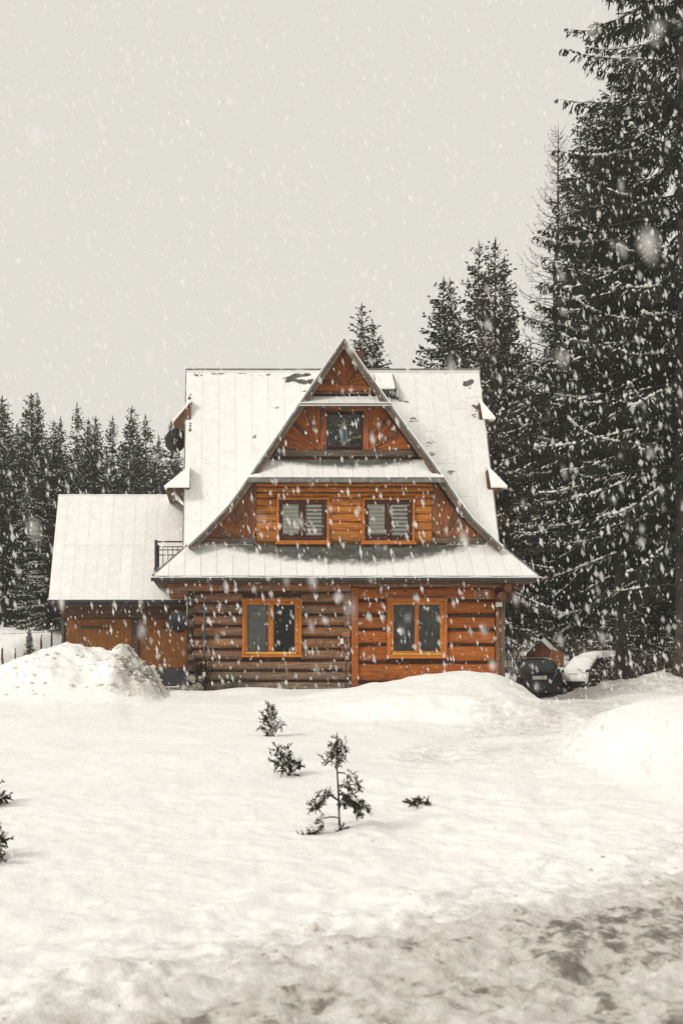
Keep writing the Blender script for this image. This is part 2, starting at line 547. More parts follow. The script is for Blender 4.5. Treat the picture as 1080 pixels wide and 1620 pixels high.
def height(x, y, detail=True):
    x = np.asarray(x, float); y = np.asarray(y, float)
    left = np.interp(y, [-10, 5.3, 26, 29, 33, 38, 45, 60, 100, 160], [-1.70, -1.60, -0.42, -0.10, 0.45, 1.25, 2.0, 3.3, 6.5, 10])
    mid = np.interp(y, [-10, 5.3, 28.5, 31, 36, 42, 44.5, 46.5, 50, 55, 60, 100, 160], [-1.70, -1.60, -0.31, -0.36, -0.5, -0.56, -0.35, 0.45, 1.1, 2.0, 2.6, 6, 10])
    w = sstep(-4.6, -7.2, x)
    h = left * w + mid * (1 - w)
    pd = path_dist(x, y)
    h = h - 0.13 * sstep(2.9, 0.9, pd) * sstep(13, 24, y) * sstep(47, 43, y)
    # wheel ruts along the drive
    h = h - 0.03 * np.exp(-((pd - 0.75) / 0.22) ** 2) * sstep(8, 12, y) * sstep(44, 40, y)
    # lip of the snow in front of the house
    lip = 0.11 + 0.05 * np.sin(x * 2.3) * np.sin(x * 0.9 + 1)
    h = h + lip * np.exp(-((y - 28.2) / 0.8) ** 2) * sstep(-1.9, -1.2, x) * sstep(6.9, 5.5, x)
    # plough bank at the right of the facade
    top = np.interp(x, [-2, 0.5, 2.5, 3.6, 4.4, 5.0, 5.9, 6.5, 6.9, 7.25], [0, 0.03, 0.05, 0.10, 0.22, 0.36, 0.46, 0.34, 0.14, 0.0])
    h = h + top * sstep(23.0, 26.6, y + 0.5 * fbm(x * 0.8, y * 0.8, 2, 3)) * sstep(29.9, 28.3, y)
    face = np.interp(x, [0.6, 2.0, 3.2, 5.6, 6.6, 7.2], [0, 0.16, 0.38, 0.46, 0.30, 0])
    h = h + face * sstep(21.2, 22.4, y + 0.28 * (x - 4.5) + 0.6 * fbm(x * 0.9, y * 0.9, 3, 31)) * sstep(28.3, 25.0, y)
    h = h + 0.07 * fbm(x * 1.3, y * 1.3, 3, 37) * sstep(17, 20, y) * sstep(28, 26, y) * sstep(0.5, 2.5, x) * sstep(8, 7, x)
    # mound right of the drive, close
    mr = np.interp(x - 0.10 * (y - 15.5), [4.75, 4.95, 5.15, 5.45, 5.9, 6.6, 8, 13], [0, 0.13, 0.33, 0.55, 0.70, 0.80, 0.9, 0.8])
    h = h + mr * sstep(11.2, 15.4, y) * sstep(20.0, 16.3, y)
    # ploughed berm behind it
    br = 1.0 * np.interp(x, [9.3, 10.2, 11.4, 13, 20, 30], [0, 0.22, 0.42, 0.60, 0.85, 0.6])
    h = h + br * sstep(30.5, 33.8, y) * sstep(38, 35.0, y) * (1 + 0.5 * fbm(x * 1.1, y * 1.1, 3, 8))
    # great heap before the garage
    hp = np.interp(x, [-13, -8, -6.2, -5.5, -4.76, -4.47, -4.03, -3.6, -3.25, -2.9, -2.72, -2.58, -2.42, -2.25, -2.09, -1.9, -1.77, -1.6, -1.43],
                   [0, 0.10, 0.42, 0.62, 0.93, 1.08, 1.18, 1.14, 1.03, 1.0, 1.06, 1.14, 1.10, 0.95, 0.84, 0.74, 0.60, 0.28, 0.0])
    cr = sstep(24.6, 28.2, y) * sstep(30.9, 29.2, y)
    h = h + hp * cr
    if detail:
        rough_heap = sstep(0.15, 0.6, hp * cr)
        h = h + rough_heap * (0.30 * fbm(x * 1.9, y * 1.9, 4, 21) - 0.16 * np.abs(fbm(x * 3.6, y * 3.6, 4, 25)) + 0.06) * (0.6 + 0.9 * sstep(-3.0, -2.3, x))
        far = sstep(120, 40, y)
        h = h + far * 0.085 * fbm(x * 0.33, y * 0.33, 3, 40) + 0.030 * fbm(x * 1.6, y * 1.6, 4, 44) + 0.022 * fbm(x * 6.5, y * 6.5, 3, 46) * sstep(22, 9, y)
        berm = sstep(0.05, 0.3, br * sstep(30.5, 33.8, y) * sstep(38, 35.0, y))
        h = h + berm * 0.14 * fbm(x * 2.3, y * 2.3, 4, 51)
        rc = road_coord(x, y)
        u = x * 0.796 + y * 0.605
        on = sstep(-1.2, 1.0, rc) * sstep(15, 10.5, y)
        drive = sstep(2.0, 0.8, pd) * sstep(48, 44, y)
        h = h + on * (0.06 * fbm(u * 1.1, rc * 2.6, 4, 61) + 0.050 * fbm(u * 4.2, rc * 6.0, 4, 66) + 0.030 * fbm(u * 13, rc * 18, 3, 69))
        h = h + drive * 0.05 * fbm(x * 2.2, y * 2.2, 4, 71)
        h = h + 0.10 * np.clip(fbm(u * 1.6 + 3, rc * 4.0, 4, 78) - 0.12, 0, 1) * sstep(-3.4, -0.6, rc) * sstep(14, 9.5, y)
    return h


def gz(x, y): return float(height(np.array([x]), np.array([y]))[0])


ys = np.concatenate([np.linspace(-5, 3.0, 40, endpoint=False), np.linspace(3.0, 12.5, 330, endpoint=False), np.linspace(12.5, 37, 300, endpoint=False), np.linspace(37, 150, 90)])
us = np.concatenate([np.linspace(-1.15, -0.24, 60, endpoint=False), np.linspace(-0.24, 0.44, 400, endpoint=False), np.linspace(0.44, 1.3, 60)])
GY, GU = np.meshgrid(ys, us, indexing='ij')
GX = GU * (GY + 8.0)
GZ = height(GX, GY)
nr, nc = GX.shape
gv = np.stack([GX, GY, GZ], -1).reshape(-1, 3)
idx = np.arange(nr * nc).reshape(nr, nc)
gf = np.stack([idx[:-1, :-1], idx[:-1, 1:], idx[1:, 1:], idx[1:, :-1]], -1).reshape(-1, 4)
gme = np_mesh("ground", gv, gf, True)
rc = road_coord(GX, GY)
uu = GX * 0.796 + GY * 0.605
pdm = path_dist(GX, GY)
dirt = (0.30 * sstep(-0.7, 1.3, rc) + 0.24 * sstep(0.1, 1.2, rc)
        + 0.22 * np.clip(fbm(uu * 1.7, rc * 2.6, 4, 81), -0.5, 0.7) * sstep(-1.8, 0.2, rc)) * sstep(20, 12, GY) * (0.82 + 0.18 * sstep(-1.0, 1.8, GX))
dirt = dirt + 0.42 * sstep(2.0, 1.0, pdm) * sstep(13, 19, GY) * sstep(47, 43, GY) * (0.7 + 0.8 * fbm(GX * 0.7, GY * 0.7, 3, 91))
hpx = sstep(-2.95, -2.35, GX) * sstep(-1.2, -1.6, GX) * sstep(24.5, 27, GY) * sstep(31.2, 30.4, GY)
dirt = dirt + hpx * (0.52 + 0.5 * fbm(GX * 2.2, GY * 2.2, 3, 95))
dirt = dirt + 0.30 * sstep(9.8, 12, GX) * sstep(30.5, 32, GY) * sstep(38, 36, GY)
a = gme.attributes.new("dirt", 'FLOAT', 'POINT')
a.data.foreach_set("value", np.clip(dirt, 0, 1).astype(np.float32).ravel())

m, t, b = new_mat('snowy_ground')
pos = N(t, "ShaderNodeNewGeometry").outputs['Position']
dat = N(t, "ShaderNodeAttribute", attribute_type='GEOMETRY', attribute_name='dirt').outputs['Fac']
mpg = N(t, "ShaderNodeMapping")
mpg.inputs['Rotation'].default_value = (0, 0, R(-37.2))
mpg.inputs['Scale'].default_value = (1.0, 1.0, 1.0)
t.links.new(pos, mpg.inputs['Vector'])
d1 = noise(t, mpg.outputs[0], 6.2, 9, 0.66, 0.2)
d2 = noise(t, mpg.outputs[0], 13.0, 8, 0.72)
dd = math_node(t, 'ADD', dat, math_node(t, 'MULTIPLY_ADD', d1, 1.15, -0.575))
dd = math_node(t, 'ADD', dd, math_node(t, 'MULTIPLY_ADD', d2, 0.5, -0.25))
soil = smooth(t, dd, 0.50, 0.70)
stain = smooth(t, dd, 0.10, 0.62)
sn = mixc(t, smooth(t, noise(t, pos, 0.9, 6), 0.3, 0.7), (0.875, 0.865, 0.842), (0.92, 0.91, 0.89))
c = mixc(t, math_node(t, 'MULTIPLY', stain, 0.68), sn, (0.56, 0.49, 0.415))
brown = mixc(t, smooth(t, d2, 0.35, 0.65), (0.06, 0.052, 0.045), (0.21, 0.18, 0.15))
c = mixc(t, math_node(t, 'MULTIPLY', soil, 0.85), c, brown)
t.links.new(c, b.inputs['Base Color'])
b.inputs['Roughness'].default_value = 0.8
b.inputs['Specular IOR Level'].default_value = 0.25
hb = math_node(t, 'ADD', math_node(t, 'ADD', noise(t, pos, 3.0, 8, 0.6), math_node(t, 'MULTIPLY', noise(t, pos, 38.0, 5, 0.7), 0.35)), math_node(t, 'MULTIPLY', math_node(t, 'MULTIPLY', d2, stain), 1.8))
bump(t, b, hb, 0.55, 0.06)
ground = mesh_obj("ground", gme, m)
tag(ground, "snow covered ground with a slushy dirty road in front", None, None, 'structure')
ground['kind'] = 'structure'


# ------------------------------------------------------------------ the log house
HX = 3.17
house = thing('wooden_house', (HX, 30.0, -0.4), 'steep roofed log house with an orange gable front and snow covered roof, number 255', 'house')
YF = 30.0                                  # facade plane


def clip_poly(poly, nx, nz, d):
    out = []
    for i in range(len(poly)):
        p, q = poly[i], poly[(i + 1) % len(poly)]
        a_, b_ = p[0] * nx + p[1] * nz - d, q[0] * nx + q[1] * nz - d
        if a_ <= 0: out.append(p)
        if a_ * b_ < 0:
            s = a_ / (a_ - b_)
            out.append((p[0] + (q[0] - p[0]) * s, p[1] + (q[1] - p[1]) * s))
    return out


def poly_area(p):
    return 0.5 * sum(p[i][0] * p[(i + 1) % len(p)][1] - p[(i + 1) % len(p)][0] * p[i][1] for i in range(len(p)))


def inset(poly, g):
    """shrink a convex polygon by g"""
    if poly_area(poly) < 0: poly = poly[::-1]
    out = list(poly)
    for i in range(len(poly)):
        p, q = poly[i], poly[(i + 1) % len(poly)]
        dx, dz = q[0] - p[0], q[1] - p[1]
        L = math.hypot(dx, dz)
        if L < 1e-5: continue
        nx, nz = dz / L, -dx / L
        out = clip_poly(out, nx, nz, p[0] * nx + p[1] * nz - g)
        if len(out) < 3: return []
    return out


def board(poly, yfront, thick, ang, parent, mat, name='board', gap=0.0035, bevel=0.006):
    """a flat board in the facade, outline poly in (x, z), grain along ang"""
    poly = inset(poly, gap)
    if len(poly) < 3 or abs(poly_area(poly)) < 0.004: return None
    cx = sum(p[0] for p in poly) / len(poly); cz = sum(p[1] for p in poly) / len(poly)
    ca, sa = math.cos(ang), math.sin(ang)
    loc = [((p[0] - cx) * ca + (p[1] - cz) * sa, -(p[0] - cx) * sa + (p[1] - cz) * ca) for p in poly]
    yf = yfront - random.uniform(0, 0.012)
    Mx = Matrix.Translation((cx, yf, cz)) @ Matrix.Rotation(-ang, 4, 'Y')
    return MB().prism(loc, 'y', 0, thick).build(name, mat, parent, Mx, bevel=bevel)


def fan(region, cen, a0, a1, n, yfront, parent, mat, batten=None):
    """boards radiating from cen between angles a0..a1 filling region; battens cover some joints"""
    for k in range(n):
        b0, b1 = a0 + (a1 - a0) * k / n, a0 + (a1 - a0) * (k + 1) / n
        n0 = (math.sin(b0), -math.cos(b0)); n1 = (-math.sin(b1), math.cos(b1))
        p = clip_poly(region, n0[0], n0[1], n0[0] * cen[0] + n0[1] * cen[1])
        p = clip_poly(p, n1[0], n1[1], n1[0] * cen[0] + n1[1] * cen[1]) if len(p) > 2 else p
        if len(p) > 2: board(p, yfront, 0.03, (b0 + b1) / 2, parent, mat)
    if batten:
        for k in batten[0]:
            an = a0 + (a1 - a0) * k / n
            dx, dz = math.cos(an), math.sin(an)
            w = batten[1]
            p = clip_poly(region, -dz, dx, -dz * cen[0] + dx * cen[1] + w)
            p = clip_poly(p, dz, -dx, dz * cen[0] - dx * cen[1] + w) if len(p) > 2 else p
            if len(p) > 2: board(p, yfront - 0.025, 0.024, an, parent, mat, 'batten', 0.002)


def row_boards(region, z0, z1, n, yfront, parent, mat, thick=0.03, name='board', gap=0.006):
    for k in range(n):
        a_, b_ = z0 + (z1 - z0) * k / n, z0 + (z1 - z0) * (k + 1) / n
        p = clip_poly(clip_poly(region, 0, 1, b_), 0, -1, -a_)
        if len(p) > 2: board(p, yfront, thick, 0, parent, mat, name, gap, 0.012)


def log(x0, x1, z0, z1, parent, mat, yfront=YF, depth=0.14, bulge=0.045, name='log'):
    """a hewn wall log, faces slightly rounded and uneven, origin at its middle"""
    L, hh = x1 - x0, (z1 - z0) / 2
    prof = [(depth, -hh), (0.045, -hh), (0.012, -hh * 0.72), (-bulge * 0.2, -hh * 0.3), (-bulge * 0.2, hh * 0.35), (0.010, hh * 0.74), (0.045, hh), (depth, hh)]
    ns = max(2, int(L / 0.45))
    v, f = [], []
    ph = random.uniform(0, 9)
    for i in range(ns + 1):
        x = -L / 2 + L * i / ns
        dy = 0.008 * math.sin(ph + i * 1.9) + random.uniform(-0.004, 0.004)
        dz = 0.009 * math.sin(ph * 2 + i * 1.3) + random.uniform(-0.004, 0.004)
        for (y, z) in prof:
            v.append((x, y + (dy if y < depth else 0), z + dz * (1 if y < depth else 0)))
    k = len(prof)
    for i in range(ns):
        for j in range(k):
            f.append((i * k + j, i * k + (j + 1) % k, (i + 1) * k + (j + 1) % k, (i + 1) * k + j))
    f.append(tuple(range(k))); f.append(tuple(ns * k + j for j in range(k))[::-1])
    mb = MB(); mb.v, mb.f = v, f
    return mb.build(name, mat, parent, Matrix.Translation(((x0 + x1) / 2, yfront, (z0 + z1) / 2)))


# body of the house: dark backing walls with window openings
X_L, X_R = XX(297, YF), XX(796, YF)
Z_TOP = 2.64
HB = 34.9                                   # rear wall
win_lo = [dict(o=(383, 477, 947, 1040), p=[(391, 424), (433, 466)], py=(957, 1031)),
          dict(o=(612, 706, 946, 1042), p=[(622, 655), (662, 695)], py=(957, 1030))]
win_up = [dict(o=(438, 520, 788, 859), p=[(447, 472), (484, 509)], py=(798, 848)),
          dict(o=(573, 655, 788, 859), p=[(583, 608), (619, 644)], py=(798, 848))]


def holed_wall(name, poly_x, z0, z1, holes, y0, y1, parent, mat):
    """wall from x0 to x1 with rectangular holes (all spanning one z band)"""
    mb = MB()
    x0, x1 = poly_x
    hz0, hz1 = holes[0][2], holes[0][3]
    mb.box(x0, x1, y0, y1, z0, hz0)
    mb.box(x0, x1, y0, y1, hz1, z1)
    xs = [x0] + [h for q in holes for h in q[:2]] + [x1]
    for a_, b_ in zip(xs[::2], xs[1::2]): mb.box(a_, b_, y0, y1, hz0, hz1)
    return mb.build(name, mat, parent)


def hole(w, y):
    return (XX(w['p'][0][0] - 4, y), XX(w['p'][1][1] + 4, y), ZZ(w['py'][1] + 4, y), ZZ(w['py'][0] - 4, y))


lh = [hole(w, YF) for w in win_lo]
lh = [(q[0], q[1], min(x[2] for x in lh), max(x[3] for x in lh)) for q in lh]
holed_wall('wall', (X_L, X_R), -0.6, Z_TOP, lh, YF + 0.11, YF + 0.26, house, M['backing'])
sw = MB()
sw.box(X_L, X_L + 0.2, YF + 0.27, HB, -0.6, Z_TOP)
sw.build('side_wall', M['log_brown'], house)
sw = MB()
sw.box(X_R - 0.2, X_R, YF + 0.27, HB, -0.6, Z_TOP)
sw.build('side_wall', M['log_orange'], house)
MB().box(X_L + 0.21, X_R - 0.21, HB - 0.2, HB, -0.6, Z_TOP).build('rear_wall', M['log_brown'], house)

# left half: weathered hewn logs
gaps = [937, 954.5, 972.5, 990.8, 1008.7, 1027.6, 1045, 1061.6, 1078, 1097, 1114]
zt = [ZZ(g, YF) for g in gaps]
XLa, XLb = XX(306, YF), XX(554, YF)
w0 = win_lo[0]['o']
log(XX(266, YF), XX(554, YF), zt[0] + 0.035, ZZ(922.5, YF), house, M['log_brown'], yfront=YF - 0.04, depth=0.16)
for a_, b_ in zip(zt[:-1], zt[1:]):
    zu, zl = a_ - 0.03, b_ + 0.045
    mid = (zu + zl) / 2
    if ZZ(1046, YF) < mid < ZZ(944, YF):
        log(XLa, XX(w0[0], YF), zl, zu, house, M['log_brown'])
        log(XX(w0[1], YF), XLb, zl, zu, house, M['log_brown'])
    else:
        log(XLa, XLb, zl, zu, house, M['log_brown'])
    # crossing log ends at the corner and at the middle joint
    e = random.uniform(-3, 2)
    log(XX(297, YF), XX(306 + e, YF), zl - 0.07, zu - 0.10, house, M['board_grey'], yfront=YF - 0.03 - random.uniform(0, 0.04), name='log_end')
    if zl > 0.1: log(XX(543 + e, YF), XX(553, YF), zl - 0.06, zu - 0.10, house, M['log_brown'], yfront=YF - 0.03, name='log_end')
# right half: orange logs between posts
ga2 = [949.7, 973, 996, 1020, 1048, 1079, 1112]
z2 = [ZZ(g, YF) for g in ga2]
XRa, XRb = XX(567, YF), XX(782, YF)
w1 = win_lo[1]['o']
log(XRa, XRb, z2[0] + 0.04, ZZ(930, YF), house, M['log_orange'], depth=0.15, bulge=0.03)
log(XX(556, YF), XX(806, YF), ZZ(929, YF), ZZ(922.5, YF), house, M['log_brown'], yfront=YF - 0.05, depth=0.16)
for a_, b_ in zip(z2[:-1], z2[1:]):
    zu, zl = a_ - 0.045, b_ + 0.05
    mid = (zu + zl) / 2
    if ZZ(1040, YF) < mid < ZZ(944, YF):
        log(XRa, XX(w1[0], YF), zl, zu, house, M['log_orange'], bulge=0.02)
        log(XX(w1[1], YF), XRb, zl, zu, house, M['log_orange'], bulge=0.02)
    else:
        log(XRa, XRb, zl, zu, house, M['log_orange'], bulge=0.02)
boxed('post', M['log_orange'], house, XX(555.5, YF), XX(566.5, YF), YF - 0.075, YF + 0.10, -0.15, ZZ(930, YF), 0.012)
pm = M['log_brown']
MB().prism([(-0.5, 0.0), (2.3, 0.0), (2.3, 0.11), (-0.5, 0.11)], 'y', 0, 0.3).build('post', M['board_brown'], house, Matrix.Translation((XX(783, YF) + 0.12, YF - 0.06, 0)) @ Matrix.Rotation(R(-90), 4, 'Y'), bevel=0.01)
MB().prism([(-0.5, 0.0), (2.3, 0.0), (2.3, 0.115), (-0.5, 0.115)], 'y', 0, 0.3).build('post', M['board_grey'], house, Matrix.Translation((XX(790.5, YF) + 0.115, YF - 0.09, 0)) @ Matrix.Rotation(R(-90), 4, 'Y'), bevel=0.012)
# log brackets carrying the eaves at the right corner
for (px, py, rr) in ((790, 944, 0.115), (800, 931, 0.11)):
    MB().tube([(0, -0.22, 0), (0, 0.3, 0)], rr, 14).build('bracket', M['board_brown'], house, Matrix.Translation(at(px, py, YF)))
for k, (x0p, x1p, y0p, y1p) in enumerate(((797, 816, 932, 943), (797, 808, 944, 953), (797, 830, 921, 931))):
    boxed('eave_beam', M['soffit'], house, XX(x0p, YF), XX(x1p, YF), YF + 0.02, YF + 0.3, ZZ(y1p, YF), ZZ(y0p, YF), 0.02)
boxed('eave_beam', M['board_brown'], house, XX(268, YF), XX(296, YF), YF + 0.1, YF + 0.4, ZZ(946, YF), ZZ(937.5, YF), 0.02)
# stone footing at the left corner
for k in range(9):
    r_ = random.uniform(0.12, 0.22)
    mb = MB()
    mb.lathe([(0.01, -r_), (r_ * .8, -r_ * .6), (r_, 0), (r_ * .75, r_ * .6), (0.02, r_ * .85)], 7)
    mb.v = [(x * random.uniform(.8, 1.15), y * random.uniform(.8, 1.1), z * random.uniform(.75, 1.1)) for x, y, z in mb.v]
    mb.build('footing_stone', M['stone'], house, Matrix.Translation((XX(282 + 4.5 * k % 37, 29.7), 29.78 + random.uniform(-.1, .1), -0.33 + 0.22 * (k % 3) * (0.4 + 0.6 * (k > 4)))))


def window(w, y, trim, sash_m, tw, kind, label=None):
    """a two-light window proud of the facade, deep sash, panes, something behind the glass"""
    o = w['o']
    x0, x1, z0, z1 = XX(o[0], y), XX(o[1], y), ZZ(o[3], y), ZZ(o[2], y)
    root = bpy.data.objects.new('window', None)
    put(root, Matrix.Translation(((x0 + x1) / 2, y, z0)), house)
    tw = tw / 60
    f0 = y - 0.085
    P0x, P1x = XX(w['p'][0][0], y), XX(w['p'][1][1], y)
    pz0, pz1 = ZZ(w['py'][1], y), ZZ(w['py'][0], y)
    # surround boards, mitred flat
    ix0, ix1, iz0, iz1 = x0 + tw, x1 - tw, z0 + tw, z1 - tw
    boxed('surround_board', trim, root, x0 - 0.02, x1 + 0.02, f0 - 0.015, y + 0.1, iz1, z1, 0.008)
    boxed('surround_board', trim, root, x0 - 0.02, x1 + 0.02, f0 - 0.02, y + 0.1, z0, iz0, 0.008)
    for a_, b_ in ((x0, ix0), (ix1, x1)):
        c_ = Vector(((a_ + b_) / 2, 0, (iz0 + iz1) / 2))
        hl, hw = (iz1 - iz0) / 2 - 0.002, (b_ - a_) / 2
        MB().box(-hl, hl, f0, y + 0.1, -hw, hw).build('surround_board', trim, root, Matrix.Translation((c_.x, 0, c_.z)) @ Matrix.Rotation(R(-90), 4, 'Y'), bevel=0.008)
    # sash frame
    s0, s1 = f0 + 0.03, f0 + 0.10
    mb = MB()
    for (a_, b_, c_, d_) in ((ix0, P0x, iz0, iz1), (P1x, ix1, iz0, iz1), (P0x, P1x, iz0, pz0), (P0x, P1x, pz1, iz1),
                             (XX(w['p'][0][1], y), XX(w['p'][1][0], y), pz0, pz1)):
        mb.box(a_ + .001, b_ - .001, s0, s1, c_ + .001, d_ - .001)
    mb.build('sash', sash_m, root, bevel=0.006)
    mx = (XX(w['p'][0][1], y) + XX(w['p'][1][0], y)) / 2
    boxed('meeting_strip', sash_m, root, mx - 0.035, mx + 0.035, s0 - 0.018, s0 - 0.001, pz0 - 0.03, pz1 + 0.03, 0.006)
    for (a_, b_) in w['p']:
        boxed('pane', M['glass'], root, XX(a_, y) - 0.005, XX(b_, y) + 0.005, f0 + 0.058, f0 + 0.064, pz0 - 0.005, pz1 + 0.005)
    # room behind
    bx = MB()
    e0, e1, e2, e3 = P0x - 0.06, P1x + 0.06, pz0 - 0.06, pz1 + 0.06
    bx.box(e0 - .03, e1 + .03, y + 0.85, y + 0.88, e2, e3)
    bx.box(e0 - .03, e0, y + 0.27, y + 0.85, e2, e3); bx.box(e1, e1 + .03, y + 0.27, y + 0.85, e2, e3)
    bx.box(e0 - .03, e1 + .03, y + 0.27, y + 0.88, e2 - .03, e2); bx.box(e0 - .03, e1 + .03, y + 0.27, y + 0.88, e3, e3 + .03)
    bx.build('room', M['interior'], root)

    def curtain(xa, xb, mat, amp=0.02, yy=None):
        yy = yy or y + 0.075
        n = 40
        v = []
        ph = random.uniform(0, 6)
        for i in range(n + 1):
            u = i / n
            x = xa + (xb - xa) * u
            d = amp * math.sin(u * 34 + ph + 1.5 * math.sin(u * 9))
            v += [(x, yy + d, pz1 + 0.03), (x, yy + d * 1.6 + .01, (pz0 + pz1) / 2), (x, yy + d * 2, pz0 - 0.02)]
        f = []
        for i in range(n):
            for k in range(2): f.append((3 * i + k, 3 * i + 3 + k, 3 * i + 4 + k, 3 * i + 1 + k))
        mb = MB(); mb.v, mb.f = v, f
        mb.build('curtain', mat, root, smooth=True)

    p0, p1 = w['p']
    if kind == 'left':
        curtain(XX(p0[0] - 2, y), XX(p0[1] + 1, y), M['curtain'])
    elif kind == 'right':
        curtain(XX(p0[0] - 2, y), XX(p0[1] + 1, y), M['curtain_dark'])
        curtain(XX(p1[0] - 1, y), XX(p1[1] + 2, y), M['curtain_dark'])
    else:
        pitch = (pz1 - pz0) / 8.0
        for i in range(15):          # closed zebra blind, left light
            zc = pz1 - (i + 0.5) * (pz1 - pz0 - 0.05) / 15
            hh = (pz1 - pz0 - 0.05) / 15 * 0.49
            boxed('blind_slat', M['blind'] if i % 2 else M['blind_gap'], root, XX(p0[0], y) - 0.02, XX(p0[1], y) + 0.01, y - 0.018, y - 0.012, zc - hh, zc + hh)
        for i in range(8):           # half open zebra blind, right light
            zc = pz1 - (i + 0.42) * pitch
            boxed('blind_slat', M['blind'], root, XX(p1[0], y) - 0.01, XX(p1[1], y) + 0.02, y - 0.018, y - 0.012, zc - pitch * 0.33, zc + pitch * 0.33)
    if kind in ('left', 'right'):
        boxed('sill', M['sill_yellow'], root, P0x - 0.04, P1x + 0.04, f0 - 0.03, f0 + 0.028, iz0 + 0.005, iz0 + 0.055, 0.01)
    else:
        boxed('sill', trim, root, x0 - 0.05, x1 + 0.05, f0 - 0.06, y + 0.05, z0 - 0.05, z0 - 0.003, 0.01)
    return root


window(win_lo[0], YF, M['trim_orange'], M['trim_orange'], 5.0, 'left')
window(win_lo[1], YF, M['trim_orange'], M['trim_orange'], 5.5, 'right')
window(win_up[0], YF, M['trim_orange'], M['sash_brown'], 3.2, 'up')
window(win_up[1], YF, M['trim_orange'], M['sash_brown'], 3.2, 'up')

# rake outline of the gable (x, z) measured at the verge plane
YV = 29.58
rakeL = [at(px, py, YV) for px, py in ((544, 535), (475, 636), (412, 728), (379, 776), (362, 799), (346, 816), (326, 837), (297, 864))]
rakeR = [at(px, py, YV) for px, py in ((544, 535), (612, 633), (681, 728), (706, 763), (727, 793), (747, 820), (770, 842), (795, 866))]


def offset_line(pts, d):
    out = []
    for i, p in enumerate(pts):
        a_ = pts[max(i - 1, 0)]; b_ = pts[min(i + 1, len(pts) - 1)]
        dx, dz = b_.x - a_.x, b_.z - a_.z
        L = math.hypot(dx, dz)
        nx, nz = -dz / L, dx / L
        out.append((p.x + nx * d, p.z + nz * d))
    return out


def strip_prism(l1, l2, y0, y1):
    mb = MB()
    n = len(l1)
    v = [(x, y0, z) for x, z in l1] + [(x, y0, z) for x, z in l2] + [(x, y1, z) for x, z in l1] + [(x, y1, z) for x, z in l2]
    f = []
    for i in range(n - 1):
        f += [(i, i + 1, n + i + 1, n + i), (2 * n + i, 3 * n + i, 3 * n + i + 1, 2 * n + i + 1),
              (i, 2 * n + i, 2 * n + i + 1, i + 1), (n + i, n + i + 1, 3 * n + i + 1, 3 * n + i)]
    f += [(0, n, 3 * n, 2 * n), (n - 1, 3 * n - 1, 4 * n - 1, 2 * n - 1)]
    return mb.add(v, f)


# gable wall behind the boards, with holes for the two upper windows and the shrine
uh = [hole(w, YF) for w in win_up]
gw = MB()
zA, zB, zC = ZZ(862, YF), ZZ(746, YF), ZZ(634, YF)


def rake_x(z, side):
    pts = rakeL if side < 0 else rakeR
    zs = [p.z for p in pts][::-1]; xs = [p.x for p in pts][::-1]
    return float(np.interp(z, zs, xs))


IN = 0.20


def tier_poly(za, zb, extra=0.0):
    k = [za + (zb - za) * i / 6 for i in range(7)]
    le = [(rake_x(z * YV / YF, -1) + IN + extra, z) for z in k]
    ri = [(rake_x(z * YV / YF, 1) - IN - extra, z) for z in k]
    return le + ri[::-1]


hz0, hz1 = uh[0][2], uh[0][3]
gxa, gxb = XX(404, YF), XX(684, YF)
gw.box(gxa, gxb, YF + 0.05, YF + 0.25, zA - 0.9, hz0)
gw.box(gxa, gxb, YF + 0.05, YF + 0.25, hz1, zB)
for a_, b_ in ((gxa, uh[0][0]), (uh[0][1], uh[1][0]), (uh[1][1], gxb)): gw.box(a_, b_, YF + 0.05, YF + 0.25, hz0, hz1)
tp = tier_poly(zA - 0.02, zB)
gw.prism(clip_poly(tp, 1, 0, gxa - 0.001), 'y', YF + 0.05, YF + 0.25)
gw.prism(clip_poly(tp, -1, 0, -gxb - 0.001), 'y', YF + 0.05, YF + 0.25)
sx0, sx1, sz0, sz1 = XX(517, YF), XX(573, YF), ZZ(707, YF), ZZ(652, YF)
tp2 = tier_poly(zB + 0.001, zC)
gw.prism(clip_poly(tp2, 1, 0, sx0), 'y', YF + 0.05, YF + 0.25)
gw.prism(clip_poly(tp2, -1, 0, -sx1), 'y', YF + 0.05, YF + 0.25)
mid2 = clip_poly(clip_poly(tp2, 1, 0, sx1 - .001), -1, 0, -sx0 - .001)
gw.prism(clip_poly(mid2, 0, 1, sz0), 'y', YF + 0.05, YF + 0.25)
gw.prism(clip_poly(mid2, 0, -1, -sz1), 'y', YF + 0.05, YF + 0.25)
zP = ZZ(546, YF)
gw.prism([(rake_x(zC * .986, -1) + IN, zC + .001), (rake_x(zC * .986, 1) - IN, zC + .001), (XX(544, YF), zP - 0.05)], 'y', YF + 0.05, YF + 0.25)
gw.build('gable_wall', M['backing'], house)

# tier 3: golden log rows between the windows, sunburst boards at the sides
YB = YF - 0.0
z3a, z3b = ZZ(858, YF), ZZ(762, YF)
wl, wr = win_up[0]['o'], win_up[1]['o']
segs = [(XX(406, YF), XX(wl[0], YF)), (XX(wl[1], YF), XX(wr[0], YF)), (XX(wr[1], YF), XX(683, YF))]
for k, (pa, pb) in enumerate(((763, 770), (770.5, 779), (779.5, 787.5))):
    log(segs[0][0], segs[2][1], ZZ(pb, YF) + .012, ZZ(pa, YF), house, M['log_gold'], depth=0.05, bulge=0.03)
pys = [788, 800, 813, 826, 840, 858]
for (pa, pb) in zip(pys[:-1], pys[1:]):
    for (a_, b_) in segs:
        log(a_, b_, ZZ(pb, YF) + 0.014, ZZ(pa, YF), house, M['log_gold'], depth=0.05, bulge=0.03)
bevelz = ZZ(850, YF)
regL = clip_poly(clip_poly(tier_poly(bevelz, z3b), 1, 0, XX(405.5, YF)), -1, 0, 5)
